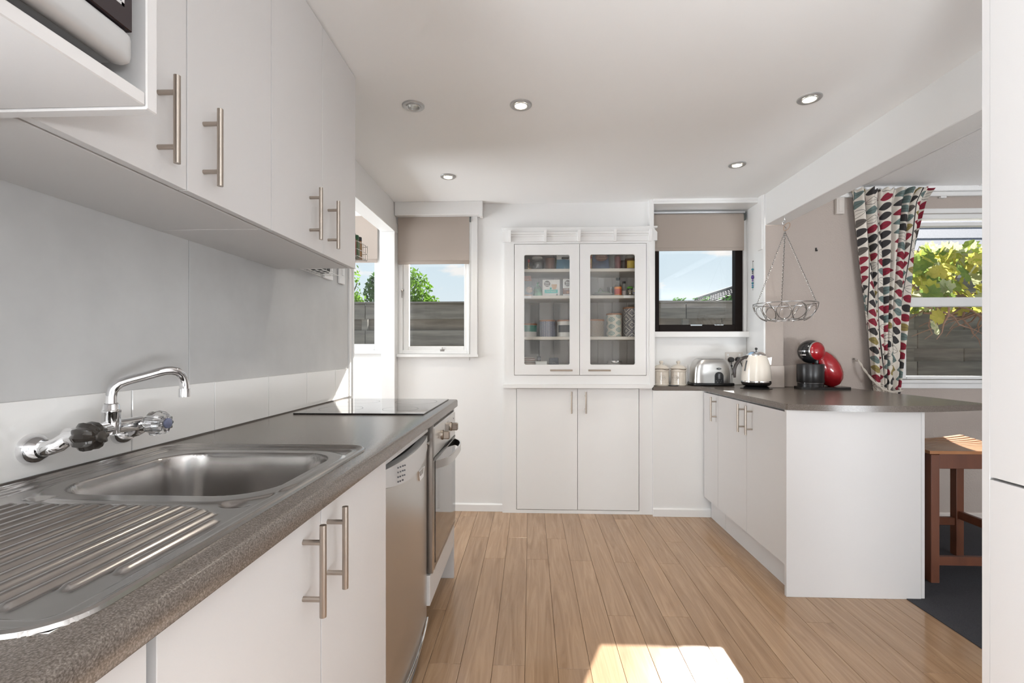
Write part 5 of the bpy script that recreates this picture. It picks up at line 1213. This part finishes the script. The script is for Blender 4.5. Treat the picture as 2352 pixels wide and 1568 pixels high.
for k, px_ in enumerate((2.25, 2.6, 2.95, 3.2)):
    t = thing('weed_sprig', (px_, 7.25, -.35), ['leafy sprig leftmost above the fence in the dark framed window', 'second sprig from the left above the fence top', 'third sprig from the left above the fence top', 'sprig nearest the tiled roof above the fence top'][k], 'plant', 'sprigs above the fence')
    b = B(); V = []
    for i in range(3):
        x = px_ + random.uniform(-.1, .1); h = 1.95 + random.uniform(.02, .08); b.tube([(px_, 7.25, -.35), (x, 7.25, 1.5), (x + .02, 7.25, h)], [.006, .004, .002], 5)
        for j in range(9):
            c = Vector((x + random.uniform(-.05, .05), 7.25 + random.uniform(-.04, .04), h - random.uniform(0, .09))); s_ = .024; b.poly([c + Vector((-s_, 0, 0)), c + Vector((0, .01, -s_ * .5)), c + Vector((s_, 0, .01)), c + Vector((0, -.01, s_ * .6))])
    obj('stems', b, LEAFD, t, smooth=None)
# neighbour's tiled roof seen through the dark framed window
RTILE = ramp_mat('roof_tile', 14, [(.3, (.035, .032, .032)), (.7, (.085, .075, .072))], .8, rnd=True)
h = thing('neighbour_house', (6.5, 14, -.35), 'neighbouring house with a dark tiled roof behind the fence', 'house')
b = B(); b.box(4.1, 8.3, 12.9, 17.0, -.35, 1.95); obj('house_wall', b, mat('house_render', (.45, .40, .35), .9), h)
rx0, rz0, rx1, rz1 = 3.6, 1.80, 6.05, 3.0; nc = 11
for k in range(nc):
    f0, f1 = k / nc, (k + 1.25) / nc; f1 = min(f1, 1)
    xa, za, xb, zb = rx0 + (rx1 - rx0) * f0, rz0 + (rz1 - rz0) * f0, rx0 + (rx1 - rx0) * f1, rz0 + (rz1 - rz0) * f1; lift = .03
    b = B(); nt_ = 24
    def F(u, v):
        y = 12.7 + 4.5 * u; rib = .018 * abs(math.sin(u * nt_ * PI)); return (xa + (xb - xa) * v, y, za + (zb - za) * v + (.055 * (1 - v)) + rib)
    b.grid(F, nt_ * 4, 1); b.grid(lambda u, v: (xa + .0, 12.7 + 4.5 * u, za - .03 + v * (.085 + .018 * abs(math.sin(u * nt_ * PI)))), nt_ * 4, 1); obj('tile_course', b, RTILE, h)
b = B(); b.tube([(rx1, 12.7, rz1 + .03), (rx1, 17.25, rz1 + .03)], .10, 8); obj('ridge_cap', b, RTILE, h)
b = B(); b.poly([(rx1, 12.7, rz1), (rx1, 17.2, rz1), (8.6, 17.2, 1.6), (8.6, 12.7, 1.6)]); b.poly([(rx0, 17.0, rz0), (rx1, 17.0, rz1), (8.6, 17, 1.6)]); obj('far_slope', b, RTILE, h)
# second house behind the vine
GRAN = ramp_mat('grey_shingle', 60, [(.35, (.10, .10, .12)), (.65, (.24, .24, .27))], .85, vec_scale=(1, 1.5, 1), detail=3)
h = thing('neighbour_house', (9, 10.5, -.35), 'weatherboard house with a grey shingle roof behind the vine', 'house')
b = B(); b.prism([(8.9, 2.98), (9.0, 2.86), (12.5, 4.6), (12.4, 4.72)], 5.5, 14, 'X'); obj('roof', b, GRAN, h)
for k in range(4):
    y = 8.95 + .9 * k; b = B(); b.prism([(y, 2.985 + .498 * (y - 8.95) + .0), (y, 3.03 + .498 * (y - 8.95)), (y + .88, 3.005 + .498 * (y + .88 - 8.95)), (y + .88, 2.985 + .498 * (y + .88 - 8.95))], 5.5, 14, 'X'); obj('shingle_course', b, GRAN, h)
for k in range(16):
    b = B(); z = 2.90 - .17 * k; b.prism([(9.3, z), (9.28, z - .17), (9.32, z - .17), (9.34, z)], 6.2, 13.5, 'X'); obj('weatherboard', b, mat('board_white', (.60, .59, .57), .7), h)
b = B(); b.box(6.25, 13.45, 9.34, 12, -.35, 2.95); obj('house_wall', b, mat('house_grey', (.4, .4, .4), .9), h)
b = B(); b.box(5.5, 14, 8.78, 8.92, 2.86, 2.97, .01); obj('gutter', b, mat('gutter', (.5, .5, .5), .5), h)
# grape vine
VL = leaf_mat('vine_leaf', (.40, .42, .06), (.62, .54, .14), .6); VG = leaf_mat('vine_leaf_green', (.13, .22, .06), (.34, .40, .08), .55); VP = leaf_mat('vine_leaf_pale', (.38, .42, .24), (.60, .58, .36), .5)
def leaf_mesh(m):
    out = []
    lob = [(0, -.30), (.16, -.46), (.34, -.36), (.36, -.18), (.52, -.10), (.50, .14), (.34, .16), (.36, .40), (.16, .36), (0, .56)]
    pts = lob + [(-x, y) for x, y in reversed(lob[1:-1])]
    V = [(0, 0, .03)] + [(x, y, -.22 * (x * x + y * y) + .05 * math.sin(9 * x + 7 * y)) for x, y in pts]; n = len(pts)
    me = bpy.data.meshes.new('vine_leaf'); me.from_pydata(V, [], [(0, 1 + i, 1 + (i + 1) % n) for i in range(n)]); me.materials.append(m); return me
LM = [leaf_mesh(VL), leaf_mesh(VG), leaf_mesh(VL), leaf_mesh(VP)]
random.seed(21)
v = thing('grape_vine', (4.5, 4.9, -.35), 'grape vine with yellow green leaves and bare twigs outside the dining window', 'vine')
def vx(px_, y): return (px_ - 1218) / 1075 * y * 1.036      # rough spread across the window
b = B(); b.tube([(5.3, 5.3, -.35), (5.25, 5.2, .8), (5.0, 5.0, 1.6), (4.5, 4.9, 1.72), (3.7, 4.85, 1.76)], [.04, .035, .03, .025, .015], 8); obj('main_stem', b, mat('vine_bark', (.13, .08, .055), .9), v)
for k in range(44):
    x = random.uniform(3.9, 5.1); y = random.uniform(4.7, 5.1); z = random.uniform(1.58, 1.78); P = [(x, y, z)]; dx = random.uniform(-.13, .13); dz = random.uniform(-.085, -.01) if k < 34 else random.uniform(.05, .12)
    for i in range(5): x += dx + random.uniform(-.05, .05); y += random.uniform(-.03, .03); z += dz + random.uniform(-.03, .03); P.append((x, y, z))
    b = B(); b.tube(P, [.011, .010, .008, .007, .005, .003], 6); obj('twig', b, mat('vine_twig', (.24, .14, .10), .85), v)
cnt = 0
while cnt < 240:
    x = random.uniform(3.75, 5.15); u = (x - 3.75) / 1.4; top = 1.95 + .33 * math.sin(PI * min(1, u * 1.05 + .12)) ; z = random.uniform(1.60, top)
    if u > .62 and z < 1.78 and random.random() < .6: continue
    y = random.uniform(4.55, 5.2); s_ = random.uniform(.12, .19); cnt += 1
    shared('leaf', random.choice(LM), v, (x, y, z), (random.uniform(.5, 2.3), random.uniform(-.6, .6), random.uniform(-1.2, 1.2)), (s_, s_, s_))
for x, z in ((3.98, 1.42), (4.0, 1.52), (4.78, 1.50), (4.86, 1.55), (4.95, 1.52), (4.72, 1.57), (5.02, 1.58)):
    s_ = .17; shared('leaf', random.choice(LM), v, (x, 4.75, z), (random.uniform(1.0, 1.9), 0, random.uniform(-.6, .6)), (s_, s_, s_))
